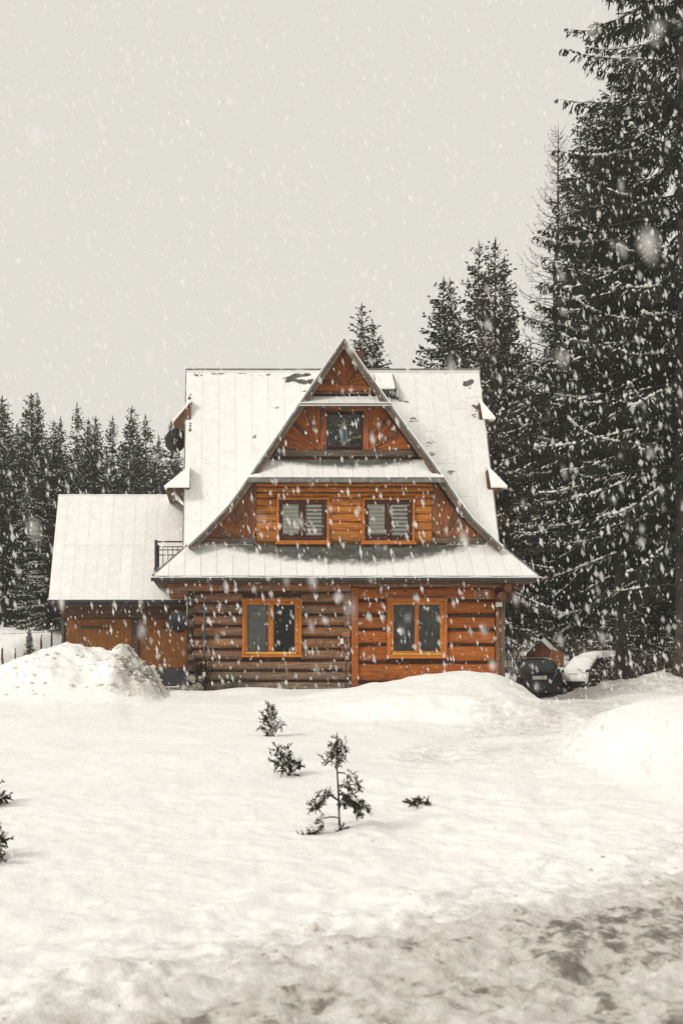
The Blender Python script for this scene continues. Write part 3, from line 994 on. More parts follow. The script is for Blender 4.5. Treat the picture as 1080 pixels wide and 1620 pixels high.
regR = clip_poly(tier_poly(bevelz, z3b), -1, 0, -XX(683.5, YF))
fan(regL, (XX(391, YF), ZZ(858, YF)), R(52), R(178), 9, YF + 0.02, house, M['board_brown'], ((2, 4, 6), 0.03))
fan(regR, (XX(699, YF), ZZ(858, YF)), R(2), R(128), 9, YF + 0.02, house, M['board_brown'], ((3, 5, 7), 0.03))
for reg, xa, xb in ((tier_poly(ZZ(860, YF), bevelz), None, None),):
    row_boards(clip_poly(reg, 1, 0, XX(405.5, YF)), ZZ(860, YF), bevelz, 1, YF - 0.02, house, M['board_grey'], 0.05)
    row_boards(clip_poly(reg, -1, 0, -XX(683.5, YF)), ZZ(860, YF), bevelz, 1, YF - 0.02, house, M['board_grey'], 0.05)
# tier 2: sunbursts either side of the shrine
zt2, zb2 = ZZ(641, YF), ZZ(712, YF)
t2 = tier_poly(zb2, zt2)
fan(clip_poly(t2, 1, 0, XX(507, YF)), (XX(508, YF), ZZ(713, YF)), R(88), R(178), 9, YF + 0.02, house, M['board_orange'], ((2, 4, 6), 0.025))
fan(clip_poly(t2, -1, 0, -XX(583, YF)), (XX(582, YF), ZZ(713, YF)), R(2), R(92), 9, YF + 0.02, house, M['board_orange'], ((3, 5, 7), 0.025))
cen = clip_poly(clip_poly(t2, 1, 0, XX(583, YF)), -1, 0, -XX(507, YF))
row_boards(clip_poly(cen, 0, -1, -ZZ(651, YF)), ZZ(651, YF), zt2, 1, YF - 0.02, house, M['board_orange'], 0.06)
row_boards(tier_poly(ZZ(723, YF), zb2, 0.05), ZZ(723, YF), zb2, 1, YF - 0.04, house, M['board_grey'], 0.08, 'beam')
for a_, b_ in ((507, 517), (573, 583)):
    p = clip_poly(clip_poly(cen, 1, 0, XX(b_, YF)), -1, 0, -XX(a_, YF))
    p = clip_poly(p, 0, 1, ZZ(651, YF))
    board(p, YF - 0.02, 0.06, R(90), house, M['board_orange'])
# top triangle
t1 = [(rake_x(ZZ(624, YF) * .986, -1) + IN, ZZ(624, YF)), (rake_x(ZZ(624, YF) * .986, 1) - IN, ZZ(624, YF)), (XX(544, YF), zP - 0.07)]
row_boards(t1, ZZ(624, YF), ZZ(620, YF), 1, YF - 0.03, house, M['board_grey'], 0.07, 'beam')
row_boards(t1, ZZ(620, YF), ZZ(608, YF), 1, YF - 0.01, house, M['board_orange'], 0.05, 'beam')
fan(clip_poly(t1, 0, -1, -ZZ(608, YF)), (XX(544, YF), ZZ(609, YF)), R(0), R(180), 10, YF + 0.02, house, M['board_orange'], ((3, 5, 7), 0.03))

# cross gable roof: snow capped sheet, barge boards, soffit boards
for side, pts in ((-1, rakeL), (1, rakeR)):
    s = 1 if side < 0 else -1
    l0, l1, l2, l3 = [offset_line(pts, s * d) for d in (-0.035, 0.0, 0.055, 0.165)]
    for l in (l0, l1, l2, l3): l[0] = (XX(544, YV), l[0][1] if False else pts[0].z + {id(l0): 0.05, id(l1): 0.0, id(l2): -0.08, id(l3): -0.26}[id(l)])
    strip_prism(l0, l1, YV - 0.01, 32.4).build('roof_snow', M['snow'], house)
    strip_prism([(x, z - 0.001) for x, z in l1], l2, YV - 0.03, 32.4).build('roof_edge', M['metal'], house)
    strip_prism([(x, z - 0.001) for x, z in l2], l3, YV, YV + 0.045).build('barge_board', M['board_grey'], house)
    li, lo = offset_line(pts, s * 0.057), offset_line(pts, s * 0.08)
    li[0] = (XX(544, YV), pts[0].z - 0.083); lo[0] = (XX(544, YV), pts[0].z - 0.12)
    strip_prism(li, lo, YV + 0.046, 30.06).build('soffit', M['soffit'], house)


def slope_panels(parent, TL, TR, BR, BL, pitch, rows, mat, name='roof_panel', thick=0.03, gap=0.008, props=None, skip=None, stagger=0.0):
    """sheet panels on the plane through four corners (TL-TR is the upper edge)"""
    TL, TR, BR, BL = map(Vector, (TL, TR, BR, BL))
    ex = (BR - BL).normalized()
    nrm = ex.cross(TL - BL).normalized()
    es = nrm.cross(ex).normalized()
    if nrm.z < 0: nrm = -nrm
    loc = lambda p: ((p - BL).dot(ex), (p - BL).dot(es))
    quad = [loc(p) for p in (BL, BR, TR, TL)]
    if poly_area(quad) < 0: quad = quad[::-1]
    x0, x1 = min(q[0] for q in quad), max(q[0] for q in quad)
    s0, s1 = min(q[1] for q in quad), max(q[1] for q in quad)
    ncol = max(1, round((x1 - x0) / pitch))
    rows_n = rows
    for i in range(ncol):
        a_, b_ = x0 + (x1 - x0) * i / ncol, x0 + (x1 - x0) * (i + 1) / ncol
        cuts = [s0] + [s0 + (s1 - s0) * (k + (stagger * ((i * 37 % 7) / 7 - 0.5))) / rows_n for k in range(1, rows_n)] + [s1]
        for c_, d_ in zip(cuts[:-1], cuts[1:]):
            p = clip_poly(clip_poly(clip_poly(clip_poly(quad, 1, 0, b_), -1, 0, -a_), 0, 1, d_), 0, -1, -c_)
            if len(p) < 3: continue
            p = inset(p, gap)
            if len(p) < 3 or abs(poly_area(p)) < 0.003: continue
            cx = sum(q[0] for q in p) / len(p); cs = sum(q[1] for q in p) / len(p)
            c3 = BL + ex * cx + es * cs
            if skip and skip(c3, p): continue
            lift = random.uniform(0, 0.004)
            Mx = Matrix((ex, es, nrm)).transposed().to_4x4()
            Mx = Matrix.Translation(c3 + nrm * lift) @ Mx @ Matrix.Rotation(random.uniform(-.003, .003), 4, 'X') @ Matrix.Rotation(random.uniform(-.006, .006), 4, 'Y')
            o = MB().prism([(q[0] - cx, q[1] - cs) for q in p], 'z', -thick, 0).build(name, mat, parent, Mx)
            if props: props(o, c3)


def slab(parent, name, mat, corners, th):
    """flat slab under four corners"""
    cs = [Vector(c_) for c_ in corners]
    nrm = (cs[1] - cs[0]).cross(cs[3] - cs[0]).normalized()
    if nrm.z < 0: nrm = -nrm
    mb = MB()
    v = [c_ for c_ in cs] + [c_ - nrm * th for c_ in cs]
    mb.add(v, [(0, 1, 2, 3), (4, 7, 6, 5), (0, 4, 5, 1), (1, 5, 6, 2), (2, 6, 7, 3), (3, 7, 4, 0)])
    return mb.build(name, mat, parent)


# main roof
roof = bpy.data.objects.new('roof', None)
put(roof, Matrix.Translation((HX, 32.46, 8.9)), house)
RX0, RX1 = -1.10, 7.23
RB, RT = (30.02, 3.60), (32.46, 8.92)
TL, TR, BR, BL = (RX0, RT[0], RT[1]), (RX1, RT[0], RT[1]), (RX1, RB[0], RB[1]), (RX0, RB[0], RB[1])


def main_skip(c3, p):
    return rake_x(c3.z + 0.9, -1) + 0.1 < c3.x < rake_x(c3.z + 0.9, 1) - 0.1


nv = Vector((0, RB[1] - RT[1], RT[0] - RB[0])).normalized()
dn_ = [Vector(c_) + nv * -0.03 if nv.z > 0 else Vector(c_) - nv * -0.03 for c_ in (TL, TR, BR, BL)]
slab(roof, 'roof_deck', M['sheet'], [Vector(c_) + Vector((0, 0.016, -0.016)) for c_ in (TL, TR, BR, BL)], 0.08)
slope_panels(roof, TL, TR, BR, BL, 0.455, 4, M['main_sheet'], skip=main_skip, stagger=0.95, gap=0.0022, thick=0.008)
slab(roof, 'rear_slope', M['sheet'], [(RX0, RT[0] + .01, RT[1]), (RX1, RT[0] + .01, RT[1]), (RX1, 34.9, 3.6), (RX0, 34.9, 3.6)], 0.1)
MB().tube([(RX0 - .02, 32.46, 8.93), (RX1 + .02, 32.46, 8.93)], 0.035, 8).build('ridge_cap', M['metal'], roof)
mb = MB(); mb.tube([(RX0, 32.46, 8.975), (RX1 * .5, 32.46, 8.98), (RX1, 32.46, 8.975)], 0.03, 8)
# verge trims
for xx in (RX0 - 0.012, RX1 + 0.012):
    mb = MB()
    mb.prism([(RB[0] - .02, RB[1] - .12), (RB[0] - .02, RB[1] + .015), (RT[0], RT[1] + .02), (RT[0], RT[1] - .22)], 'x', xx - 0.011, xx + 0.011)
    mb.build('verge_trim', M['metal'], roof)
# side gables under the main roof
for xx in (RX0 + 0.2, RX1 - 0.3):
    MB().prism([(30.15, 2.6), (34.8, 2.6), (34.8, 3.6), (32.46, 8.7), (30.15, 3.6)], 'x', xx, xx + 0.1).build('side_gable', M['board_brown'], house)
# roof hatch near the gable and the flue behind it
hx0, hx1 = XX(594, 32.0), XX(625, 32.0)
sl = (RT[0] - RB[0]) / (RT[1] - RB[1])
def ry(z): return RB[0] + (z - RB[1]) * sl
mb = MB()
zt_, zb_ = 8.78, 8.17
mb.prism([(ry(zt_) - 0.02, zt_), (ry(zb_) - 0.36, zb_ + 0.06), (ry(zb_) - 0.34, zb_ - 0.05), (ry(zb_) + 0.05, zb_ - 0.16), (ry(zt_) + 0.1, zt_ - 0.1)], 'x', hx0, hx1)
mb.build('roof_hatch', M['dark_metal'], roof, bevel=0.01)
mb = MB()
mb.prism([(ry(zt_) - 0.05, zt_ + 0.04), (ry(zb_) - 0.39, zb_ + 0.09), (ry(zb_) - 0.37, zb_ + 0.0), (ry(zt_), zt_ + 0.003)], 'x', hx0 + .01, hx1 - .03)
mb.build('hatch_snow', M['snow'], roof, bevel=0.03)
fl = MB().box(XX(561, 33.0), XX(575, 33.0), 32.9, 33.15, 8.3, ZZ(556, 33.0))
fl.build('chimney', flat('red_brick', (0.09, 0.035, 0.025), 0.8), house, bevel=0.01)

# pent roofs on the facade
def pent(yt, zt, ye, ze, xt, xe, mat, melt_c, fascia_h, bare=0.0):
    pr = bpy.data.objects.new('pent_roof', None)
    put(pr, Matrix.Translation(((xe[0] + xe[1]) / 2, yt, ze)), house)
    def props(o, c3):
        o['bare'] = bare
    slope_panels(pr, (xt[0], yt, zt), (xt[1], yt, zt), (xe[1], ye, ze), (xe[0], ye, ze), 0.405, 1, mat, props=props, thick=0.012, gap=0.0035)
    slab(pr, 'pent_deck', mat, [(xt[0], yt, zt - .022), (xt[1], yt, zt - .022), (xe[1] - .02, ye + .02, ze - .022), (xe[0] + .02, ye + .02, ze - .022)], 0.05)
    boxed('fascia', M['metal'], pr, xe[0] + 0.02, xe[1] - 0.02, ye - 0.012, ye + 0.02, ze - fascia_h, ze - 0.012)
    return pr


pent(30.0, ZZ(862, 30.0), 29.1, ZZ(911, 29.1), (XX(297, 30), XX(791, 30)), (XX(241, 29.1), XX(852, 29.1)), M['apron_sheet'], (HX + 0.1, 3.3), 0.085)
pent(29.97, ZZ(727, 29.97), 29.48, ZZ(755, 29.48), (XX(414, 29.97), XX(679, 29.97)), (XX(391, 29.48), XX(704, 29.48)), M['pent_sheet'], (HX, 2.2), 0.13)
pent(29.97, ZZ(627, 29.97), 29.50, ZZ(637.5, 29.50), (XX(481, 29.97), XX(608, 29.97)), (XX(472, 29.50), XX(619, 29.50)), M['sheet'], (HX, 2.2), 0.035)
for px in (506, 546, 584):
    boxed('bracket', M['board_grey'], house, XX(px - 4, 29.8), XX(px + 4, 29.8), 29.6, 29.97, ZZ(645, 29.8), ZZ(640, 29.8), 0.01)
# lower side skirts that carry the eaves round the corners
for sx, xi, xo in ((-1, XX(297, 30), XX(241, 29.1)), (1, XX(791, 30), XX(852, 29.1))):
    slope_panels(house, (xi, 30.0, ZZ(862, 30)), (xi, 35.0, ZZ(862, 30)), (xo, 35.8, ZZ(911, 29.1)), (xo, 29.1, ZZ(911, 29.1)), 0.6, 1, M['sheet'], thick=0.035)
    zr = ZZ(862, 30)
    slab(house, 'skirt_deck', M['metal'], [(xi, 30.0, zr - .05), (xi, 35.0, zr - .05), (xo, 35.8, 2.68), (xo, 29.12, 2.68)], 0.04)
# hip caps
for (a_, b_) in ((at(297, 861.5, 30.0), at(241, 910.5, 29.1)), (at(791, 861.5, 30.0), at(852, 910.5, 29.1))):
    MB().tube([a_, b_], 0.022, 6).build('hip_cap', M['metal'], house)
# soffit under the eaves
zs = ZZ(918, 29.1)
sof = MB()
xa, xb = XX(243, 29.1), XX(849, 29.1)
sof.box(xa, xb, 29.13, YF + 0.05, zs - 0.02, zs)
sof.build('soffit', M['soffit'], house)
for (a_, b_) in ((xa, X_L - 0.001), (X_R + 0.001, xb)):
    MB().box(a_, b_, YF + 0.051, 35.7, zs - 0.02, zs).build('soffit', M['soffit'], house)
# gutter with a rim of snow
g = MB()
gy, gz_ = 29.03, ZZ(917, 29.05)
gx0, gx1 = XX(239, 29.03), XX(856, 29.03)
prof = [(gy - 0.07, gz_ + 0.045), (gy - 0.06, gz_ - 0.01), (gy, gz_ - 0.045), (gy + 0.06, gz_ - 0.01), (gy + 0.07, gz_ + 0.045)]
g.prism(prof, 'x', gx0, gx1)
g.build('gutter', M['dark_metal'], house)
sn_ = MB()
xs_ = np.linspace(gx0, gx1, 60)
pts_ = [(x, gy - 0.035, gz_ + 0.048 + 0.006 * math.sin(x * 5.1) + 0.004 * math.sin(x * 17)) for x in xs_]
sn_.tube(pts_, 0.026, 6)
sn_.build('gutter_snow', M['snow'], house)

# upper side pents that peep out beyond the verges
for (z_, half, out_) in ((5.25, 1.72, 0.52), (7.3, 0.75, 0.36)):
    for sx, xv in ((-1, RX0), (1, RX1)):
        xo = xv + sx * out_ * (1.0 if sx < 0 else 0.55)
        xi = xv - sx * 0.15
        slab(house, 'side_pent', M['snow'], [(xi, 32.46 - half, z_ + 0.62), (xi, 32.46 + half, z_ + 0.62), (xo, 32.46 + half + .1, z_), (xo, 32.46 - half - 0.1, z_)], 0.05)
        yf = 32.46 - half
        MB().prism([(xi, z_ + .5), (xo - sx * .02, z_ - .055), (xi, z_ - .055)], 'y', yf + .02, 32.46 + half).build('pent_cheek', M['soffit'], house)
        if not (sx < 0 and z_ > 7):
            mb = MB()
            tp_ = [(xi, yf - .02, z_ + .62), (xi, yf - .42, z_), (xo, yf - .42, z_), (xo, yf - .101, z_)]
            mb.add(tp_ + [(x, y, z - .05) for x, y, z in tp_], [(0, 1, 2), (0, 2, 3), (4, 6, 5), (4, 7, 6), (1, 5, 6, 2), (2, 6, 7, 3), (0, 4, 5, 1), (3, 7, 4, 0)])
            mb.build('pent_hip', M['snow'], house)
gl = MB(); gl.tube([at(272, 772, 31), at(276, 784, 31), at(285, 795, 30.8), at(293, 803, 30.6)], 0.055, 8)
gl.build('downpipe', M['dark_metal'], house)
gl = MB(); gl.tube([at(273, 770, 30.98), at(278, 783, 30.95), at(286, 793, 30.75), at(292, 799, 30.55)], [0.03, 0.05, 0.05, 0.03], 8)
gl.build('downpipe_snow', M['snow'], house)

# balcony rail on the left flank
br_ = bpy.data.objects.new('balcony_railing', None)
YBk = 30.72
put(br_, Matrix.Translation(at(266, 880, YBk)), house)
def rail(x0, y0, z0, x1, y1, z1, r_, nm):
    MB().tube([(x0, y0, z0), (x1, y1, z1)], r_, 6).build(nm, M['black'], br_)
bx0, bx1 = XX(247, YBk), -1.0
bzb, bzt = ZZ(905, YBk), ZZ(858, YBk)
for zz in (ZZ(857, YBk), ZZ(865, YBk), ZZ(870, YBk), ZZ(878, YBk)): rail(bx0, YBk, zz, bx1, YBk, zz, 0.022 if zz > bzt - .1 else 0.014, 'rail')
for k in range(7): rail(bx0 + 0.19 + k * 0.13, YBk, bzb - .2, bx0 + 0.19 + k * 0.13, YBk, ZZ(865, YBk), 0.011, 'bar')
rail(bx0, YBk, bzb - .3, bx0, YBk, bzt + 0.06, 0.045, 'post')
for k in range(9): rail(bx0 + 0.02 * k * 0.2, YBk + 0.09 * k + .06, bzb - .3, bx0 + 0.02 * k * .2, YBk + 0.09 * k + .06, bzt, 0.014, 'bar')
rail(bx0, YBk, bzt, bx0, YBk + 0.9, bzt, 0.022, 'rail')
boxed('balcony_floor', M['dark_metal'], house, bx0 - .05, -1.0, YBk - .05, YBk + .9, 3.0, 3.1)

# number plaque: the digits 255
def text_mesh(txt, size, ext, serif=False):
    cu = bpy.data.curves.new('t', 'FONT')
    cu.body = txt
    cu.size = size
    cu.extrude = ext
    cu.align_x = 'CENTER'; cu.align_y = 'CENTER'
    o = bpy.data.objects.new('t', cu)
    COL.objects.link(o)
    bpy.context.view_layer.update()
    me = bpy.data.meshes.new_from_object(o.evaluated_get(bpy.context.evaluated_depsgraph_get()))
    COL.objects.unlink(o)
    bpy.data.objects.remove(o)
    return me


def stroke(pts, wid, th=0.012):
    """flat brush stroke in (x,z), widths per point"""
    mb = MB()
    L, R_ = [], []
    for i, p in enumerate(pts):
        a_ = pts[max(i - 1, 0)]; b_ = pts[min(i + 1, len(pts) - 1)]
        dx, dz = b_[0] - a_[0], b_[1] - a_[1]
        q = math.hypot(dx, dz) or 1
        w = wid[i] if isinstance(wid, list) else wid
        L.append((p[0] - dz / q * w / 2, p[1] + dx / q * w / 2)); R_.append((p[0] + dz / q * w / 2, p[1] - dx / q * w / 2))
    n = len(pts)
    v = [(x, 0, z) for x, z in L] + [(x, 0, z) for x, z in R_] + [(x, th, z) for x, z in L] + [(x, th, z) for x, z in R_]
    f = []
    for i in range(n - 1):
        f += [(i, i + 1, n + i + 1, n + i), (i, 2 * n + i, 2 * n + i + 1, i + 1), (n + i, n + i + 1, 3 * n + i + 1, 3 * n + i)]
    return mb.add(v, f)


def two():
    c = [(math.cos(R(a_)) * .24, .26 + math.sin(R(a_)) * .24) for a_ in range(175, -46, -20)] + [(-.05, -.12), (-.26, -.44), (.27, -.44)]
    w = [.14] + [.09] * 3 + [.13] * 5 + [.12] * 3 + [.09, .12, .15]
    mb = stroke(c, w[:len(c)])
    mb.add(*[*stroke([(-.2, .24), (-.2, .34)], .14).__dict__.values()][:2])
    return mb


def five():
    mb = stroke([(.24, .46), (-.14, .46)], .15)
    q = stroke([(-.17, .50), (-.20, .02)], .09); mb.add(q.v, q.f)
    c = [(math.cos(R(a_)) * .27 - .0, -.16 + math.sin(R(a_)) * .28) for a_ in range(140, -151, -22)]
    q = stroke(c, [.06, .1, .13, .15, .16, .16, .15, .14, .13, .12, .10, .1, .12, .14][:len(c)]); mb.add(q.v, q.f)
    q = stroke([(-.22, -.20), (-.22, -.33)], .13); mb.add(q.v, q.f)
    return mb


nx_c, nz_c = XX(761, YF), ZZ(940.5, YF)
pl = boxed('house_number', M['number_pale'], house, nx_c - 0.21, nx_c + 0.21, YF - 0.052, YF - 0.02, nz_c - 0.12, nz_c + 0.12, 0.005)
for k, fn in enumerate((two, five, five)):
    mb = fn()
    s_ = 0.17
    mb.v = [(x * s_ * .8, y - 0.0, z * s_ * 1.08) for x, y, z in mb.v]
    mb.build('digit', M['ink'], pl, Matrix.Translation((nx_c - 0.118 + 0.118 * k, YF - 0.062, nz_c)))

# shrine niche in the gable, with figure, garland and posy
nich = bpy.data.objects.new('shrine_niche', None)
put(nich, Matrix.Translation(((sx0 + sx1) / 2, YF, sz0)), house)
mb = MB()
mb.box(sx0 + .002, sx1 - .002, YF + 0.25, YF + 0.27, sz0, sz1)
mb.box(sx0 - .03, sx0 + .002, YF + 0.051, YF + 0.27, sz0 - .03, sz1 + .03); mb.box(sx1 - .002, sx1 + .03, YF + 0.051, YF + 0.27, sz0 - .03, sz1 + .03)
mb.box(sx0 + .002, sx1 - .002, YF + 0.051, YF + 0.27, sz0 - .03, sz0); mb.box(sx0 + .002, sx1 - .002, YF + 0.051, YF + 0.27, sz1, sz1 + .03)
mb.build('niche_box', flat('niche_grey', (0.11, 0.105, 0.095), 0.9, 0, 0.5, 7), nich)
mb = MB()
for (a_, b_, c_, d_) in ((sx0 - .02, sx0 + .015, sz0 - .02, sz1 + .02), (sx1 - .015, sx1 + .02, sz0 - .02, sz1 + .02)): mb.box(a_, b_, YF - 0.035, YF + 0.03, c_, d_)
mb.box(sx0 + .016, sx1 - .016, YF - 0.035, YF + 0.03, sz0 - .02, sz0 + .012); mb.box(sx0 + .016, sx1 - .016, YF - 0.035, YF + 0.03, sz1 - .012, sz1 + .02)
mb.build('frame', M['sash_brown'], nich, bevel=0.004)
boxed('pane', M['glass'], nich, sx0, sx1, YF + 0.032, YF + 0.037, sz0, sz1)
boxed('plinth', M['concrete'], nich, sx0 + .01, sx1 - .01, YF + 0.06, YF + 0.245, sz0 + .001, sz0 + .05)

st = thing('statue', (XX(544.5, YF), YF + 0.165, sz0 + 0.05), 'small white robed statue with a blue sash behind the glass of the gable niche', 'statue')
T0 = WM[st.name]
SB = T0 @ Matrix.Diagonal((1.15, 1.15, 1.25, 1))
mb = MB(); mb.lathe([(0.085, 0), (0.092, 0.03), (0.075, 0.16), (0.07, 0.28), (0.066, 0.36), (0.074, 0.42), (0.05, 0.465), (0.02, 0.485)], 14, None)
mb.v = [(x, y * .75, z) for x, y, z in mb.v]
mb.build('robe', M['white_glaze'], st, SB, smooth=True)
mb = MB(); mb.lathe([(0.005, 0.465), (0.026, 0.475), (0.036, 0.505), (0.036, 0.535), (0.024, 0.565), (0.004, 0.575)], 12)
mb.build('head', M['skin_glaze'], st, SB, smooth=True)
mb = MB()
for (ph0, ph1, prof) in ((15, 345, [(0.105, 0.05), (0.095, 0.2), (0.092, 0.36), (0.085, 0.45), (0.05, 0.49), (0.047, 0.55), (0.03, 0.59), (0.004, 0.60)]),):
    nseg = 16
    base = 0
    for r_, z_ in prof:
        for k in range(nseg + 1):
            an = R(-90 + ph0 + (ph1 - ph0) * k / nseg + 0)
            # veil opens towards the viewer (-y)
            mb.v.append((r_ * math.cos(an), r_ * math.sin(an) * .85 + 0.012, z_))
    for i in range(len(prof) - 1):
        for k in range(nseg):
            q = i * (nseg + 1) + k
            mb.f.append((q, q + 1, q + nseg + 2, q + nseg + 1))
mb.v = [(x, y, z) for x, y, z in mb.v]
mb.build('veil', M['white_glaze'], st, SB, smooth=True)
mb = MB(); mb.prism([(-0.02, 0.10), (0.035, 0.09), (0.05, 0.30), (0.012, 0.36), (-0.012, 0.36)], 'y', -0.088, -0.06)
mb.build('sash', M['blue_glaze'], st, SB)
mb = MB(); mb.tube([(-0.085, -0.02, 0.07), (-0.09, -0.05, 0.25), (-0.05, -0.06, 0.38)], [0.022, 0.026, 0.012], 8)
mb.build('mantle_fold', M['blue_glaze'], st, SB, smooth=True)
mb = MB()
for s_ in (-1, 1): mb.tube([(s_ * 0.07, -0.02, 0.40), (s_ * 0.06, -0.07, 0.33), (s_ * 0.006, -0.105, 0.385)], [0.022, 0.02, 0.012], 8)
mb.build('arm', M['white_glaze'], st, SB, smooth=True)
ga_ = thing('garland', (XX(544.5, YF), YF + 0.085, sz0 + 0.05), 'green garland with pale yellow blossoms arched round the small statue', 'garland')
gp = []
for k in range(25):
    u = -1 + 2 * k / 24
    an = u * R(158)
    gp.append((0.165 * math.sin(an) * (1 + .1 * math.cos(an)), 0, 0.34 + 0.34 * math.cos(an)))
mb = MB(); mb.tube(gp, 0.012, 6)
for k in range(140):
    p = Vector(random.choice(gp)) + Vector((random.gauss(0, .022), random.gauss(0, .012), random.gauss(0, .022)))
    d_ = Vector((random.gauss(0, 1), random.gauss(0, 1), random.gauss(0, 1))).normalized() * 0.045
    e_ = d_.orthogonal().normalized() * 0.014
    mb.add([p, p + d_ * .5 + e_, p + d_, p + d_ * .5 - e_], [(0, 1, 2, 3)])
mb.build('greenery', M['leaf'], ga_, WM[ga_.name])
for k in range(1, 24, 1):
    if k % 2: continue
    p = gp[k]
    mb = MB().lathe([(0.006, -0.018), (0.022, -0.008), (0.024, 0.006), (0.010, 0.018)], 7, Matrix.Rotation(R(90), 4, 'X'))
    mb.build('blossom', M['petal_yellow'], ga_, WM[ga_.name] @ Matrix.Translation(Vector(p) + Vector((0, -0.015, 0))))
po = thing('flower_posy', (XX(563, YF), YF + 0.13, sz0 + 0.05), 'posy of pink and yellow flowers at the right of the niche statue', 'flowers')
mb = MB().lathe([(0.045, 0), (0.06, 0.08), (0.05, 0.12)], 10)
mb.build('pot', M['concrete'], po, WM[po.name])
mb = MB()
for k in range(90):
    p = Vector((random.gauss(0, .05), random.gauss(0, .03), random.uniform(.1, .27)))
    d_ = Vector((random.gauss(0, 1), random.gauss(0, 1), random.gauss(0, 1))).normalized() * 0.05
    e_ = d_.orthogonal().normalized() * 0.015
    mb.add([p, p + d_ * .5 + e_, p + d_, p + d_ * .5 - e_], [(0, 1, 2, 3)])
mb.build('greenery', M['leaf'], po, WM[po.name])
for k in range(7):
    mb = MB().lathe([(0.006, -0.016), (0.024, -0.008), (0.026, 0.006), (0.01, 0.018)], 8, Matrix.Rotation(R(70), 4, 'X'))
    mb.build('blossom', M['petal_pink'] if k % 3 else M['petal_yellow'], po, WM[po.name] @ Matrix.Translation((-0.085 + 0.028 * k, -0.06, 0.20 + 0.05 * (k * 7 % 4) / 4)))
lv = thing('leaf_spray', (XX(568, YF), YF + 0.14, sz0 + 0.45), 'grey green leafy spray hung in the top right of the niche', 'foliage')
mb = MB()
for k in range(260):
    u = random.random()
    p = Vector((random.gauss(0.0, .03), random.gauss(0, .02), 0.35 - 0.55 * u))
    d_ = Vector((random.gauss(0, 1), random.gauss(0, .5), random.gauss(-.6, 1))).normalized() * 0.05
    e_ = d_.orthogonal().normalized() * 0.014
    mb.add([p, p + d_ * .5 + e_, p + d_, p + d_ * .5 - e_], [(0, 1, 2, 3)])
mb.build('leaf_mass', flat('grey_leaf', (0.20, 0.24, 0.17), 0.7, 0, 0.5, 20), lv, WM[lv.name])['kind'] = 'stuff'

# snowman ornament on the left upper window
sm = thing('snowman_ornament', (XX(461, YF), YF - 0.06 + 0.045, ZZ(848, YF) + 0.0), 'tiny white snowman ornament with a black hat inside the left upper window', 'ornament')
sm.location.y = YF - 0.004
WM[sm.name] = Matrix.Translation(sm.location)
mb = MB().lathe([(0.02, 0), (0.055, 0.02), (0.066, 0.06), (0.055, 0.11), (0.035, 0.125), (0.048, 0.15), (0.05, 0.175), (0.034, 0.205), (0.024, 0.212), (0.036, 0.232), (0.034, 0.262), (0.015, 0.28)], 14)
mb.v = [(x, y * .35, z) for x, y, z in mb.v]
mb.build('body', M['white_glaze'], sm, WM[sm.name], smooth=True)
mb = MB().lathe([(0.045, 0.272), (0.045, 0.282), (0.028, 0.283), (0.026, 0.325), (0.004, 0.327)], 12)
mb.v = [(x, y * .35, z) for x, y, z in mb.v]
mb.build('hat', M['black'], sm, WM[sm.name])
mb = MB().tube([(0, -0.012, 0.247), (0, -0.03, 0.245)], [0.006, 0.001], 6)
mb.build('nose', M['carrot'], sm, WM[sm.name])

# services on the facade
dp = thing('standpipe', at(322, 1090, 29.85), 'thin grey and green pipe with hose tap down the left log wall', 'pipe')
MB().tube([at(297, 948, 29.86), at(316, 947.5, 29.86), at(321, 949, 29.86), at(323, 953, 29.86), at(323, 992, 29.86)], 0.02, 8).build('upper_pipe', M['grey_pipe'], dp, smooth=True)
MB().tube([at(323, 992.5, 29.86), at(322.5, 1046, 29.86)], 0.034, 8).build('lower_pipe', M['green_pipe'], dp, smooth=True)
MB().tube([at(322.5, 1046, 29.86), at(322, 1058, 29.84), at(318, 1075, 29.84), at(318, 1098, 29.84)], 0.012, 6).build('hose', M['pale'], dp)
for py in (964, 1005): boxed('clip', M['green_pipe'], dp, XX(318, 29.86), XX(327, 29.86), 29.84, 29.95, ZZ(py + 1.5, 29.86), ZZ(py - 1.5, 29.86))
ta = bpy.data.objects.new
boxed('tap_box', M['pale'], dp, XX(320, 29.8), XX(325.5, 29.8), 29.76, 29.83, ZZ(1071, 29.8), ZZ(1063, 29.8), 0.012)
so = thing('outdoor_socket', at(541, 1018, 29.9), 'pale socket box on the log wall with a black cable hanging from it', 'socket')
boxed('box', M['pale'], so, XX(538, 29.9), XX(543, 29.9), 29.86, 29.96, ZZ(1019, 29.9), ZZ(1010, 29.9), 0.01)
MB().tube([at(543, 1017, 29.9), at(547, 1020, 29.9), at(549, 1040, 29.88), at(547, 1060, 29.87), at(547, 1080, 29.87), at(546, 1098, 29.87)], 0.017, 8).build('cable', M['black'], so, smooth=True)
lp = thing('wall_lamp', at(788, 957, 29.85), 'small white boxy floodlight at the right corner of the log house', 'lamp')
boxed('housing', M['pale'], lp, XX(783, 29.8), XX(793, 29.8), 29.72, 29.82, ZZ(960, 29.8), ZZ(953, 29.8), 0.012)
boxed('mount', M['black'], lp, XX(786, 29.85), XX(790, 29.85), 29.821, 29.92, ZZ(963, 29.85), ZZ(955, 29.85))
cb = thing('facade_cable', at(560, 946, 29.84), 'thin cable stretched along the log facade above the lower windows', 'cable')
MB().tube([at(324, 947, 29.87), at(420, 945.5, 29.86), at(556, 944.5, 29.84), at(700, 946, 29.86), at(784, 947, 29.87)], 0.006, 5).build('wire', M['grey_pipe'], cb)
kn = MB().lathe([(0.085, -0.012), (0.085, 0.012)], 16, Matrix.Rotation(R(90), 4, 'X'))
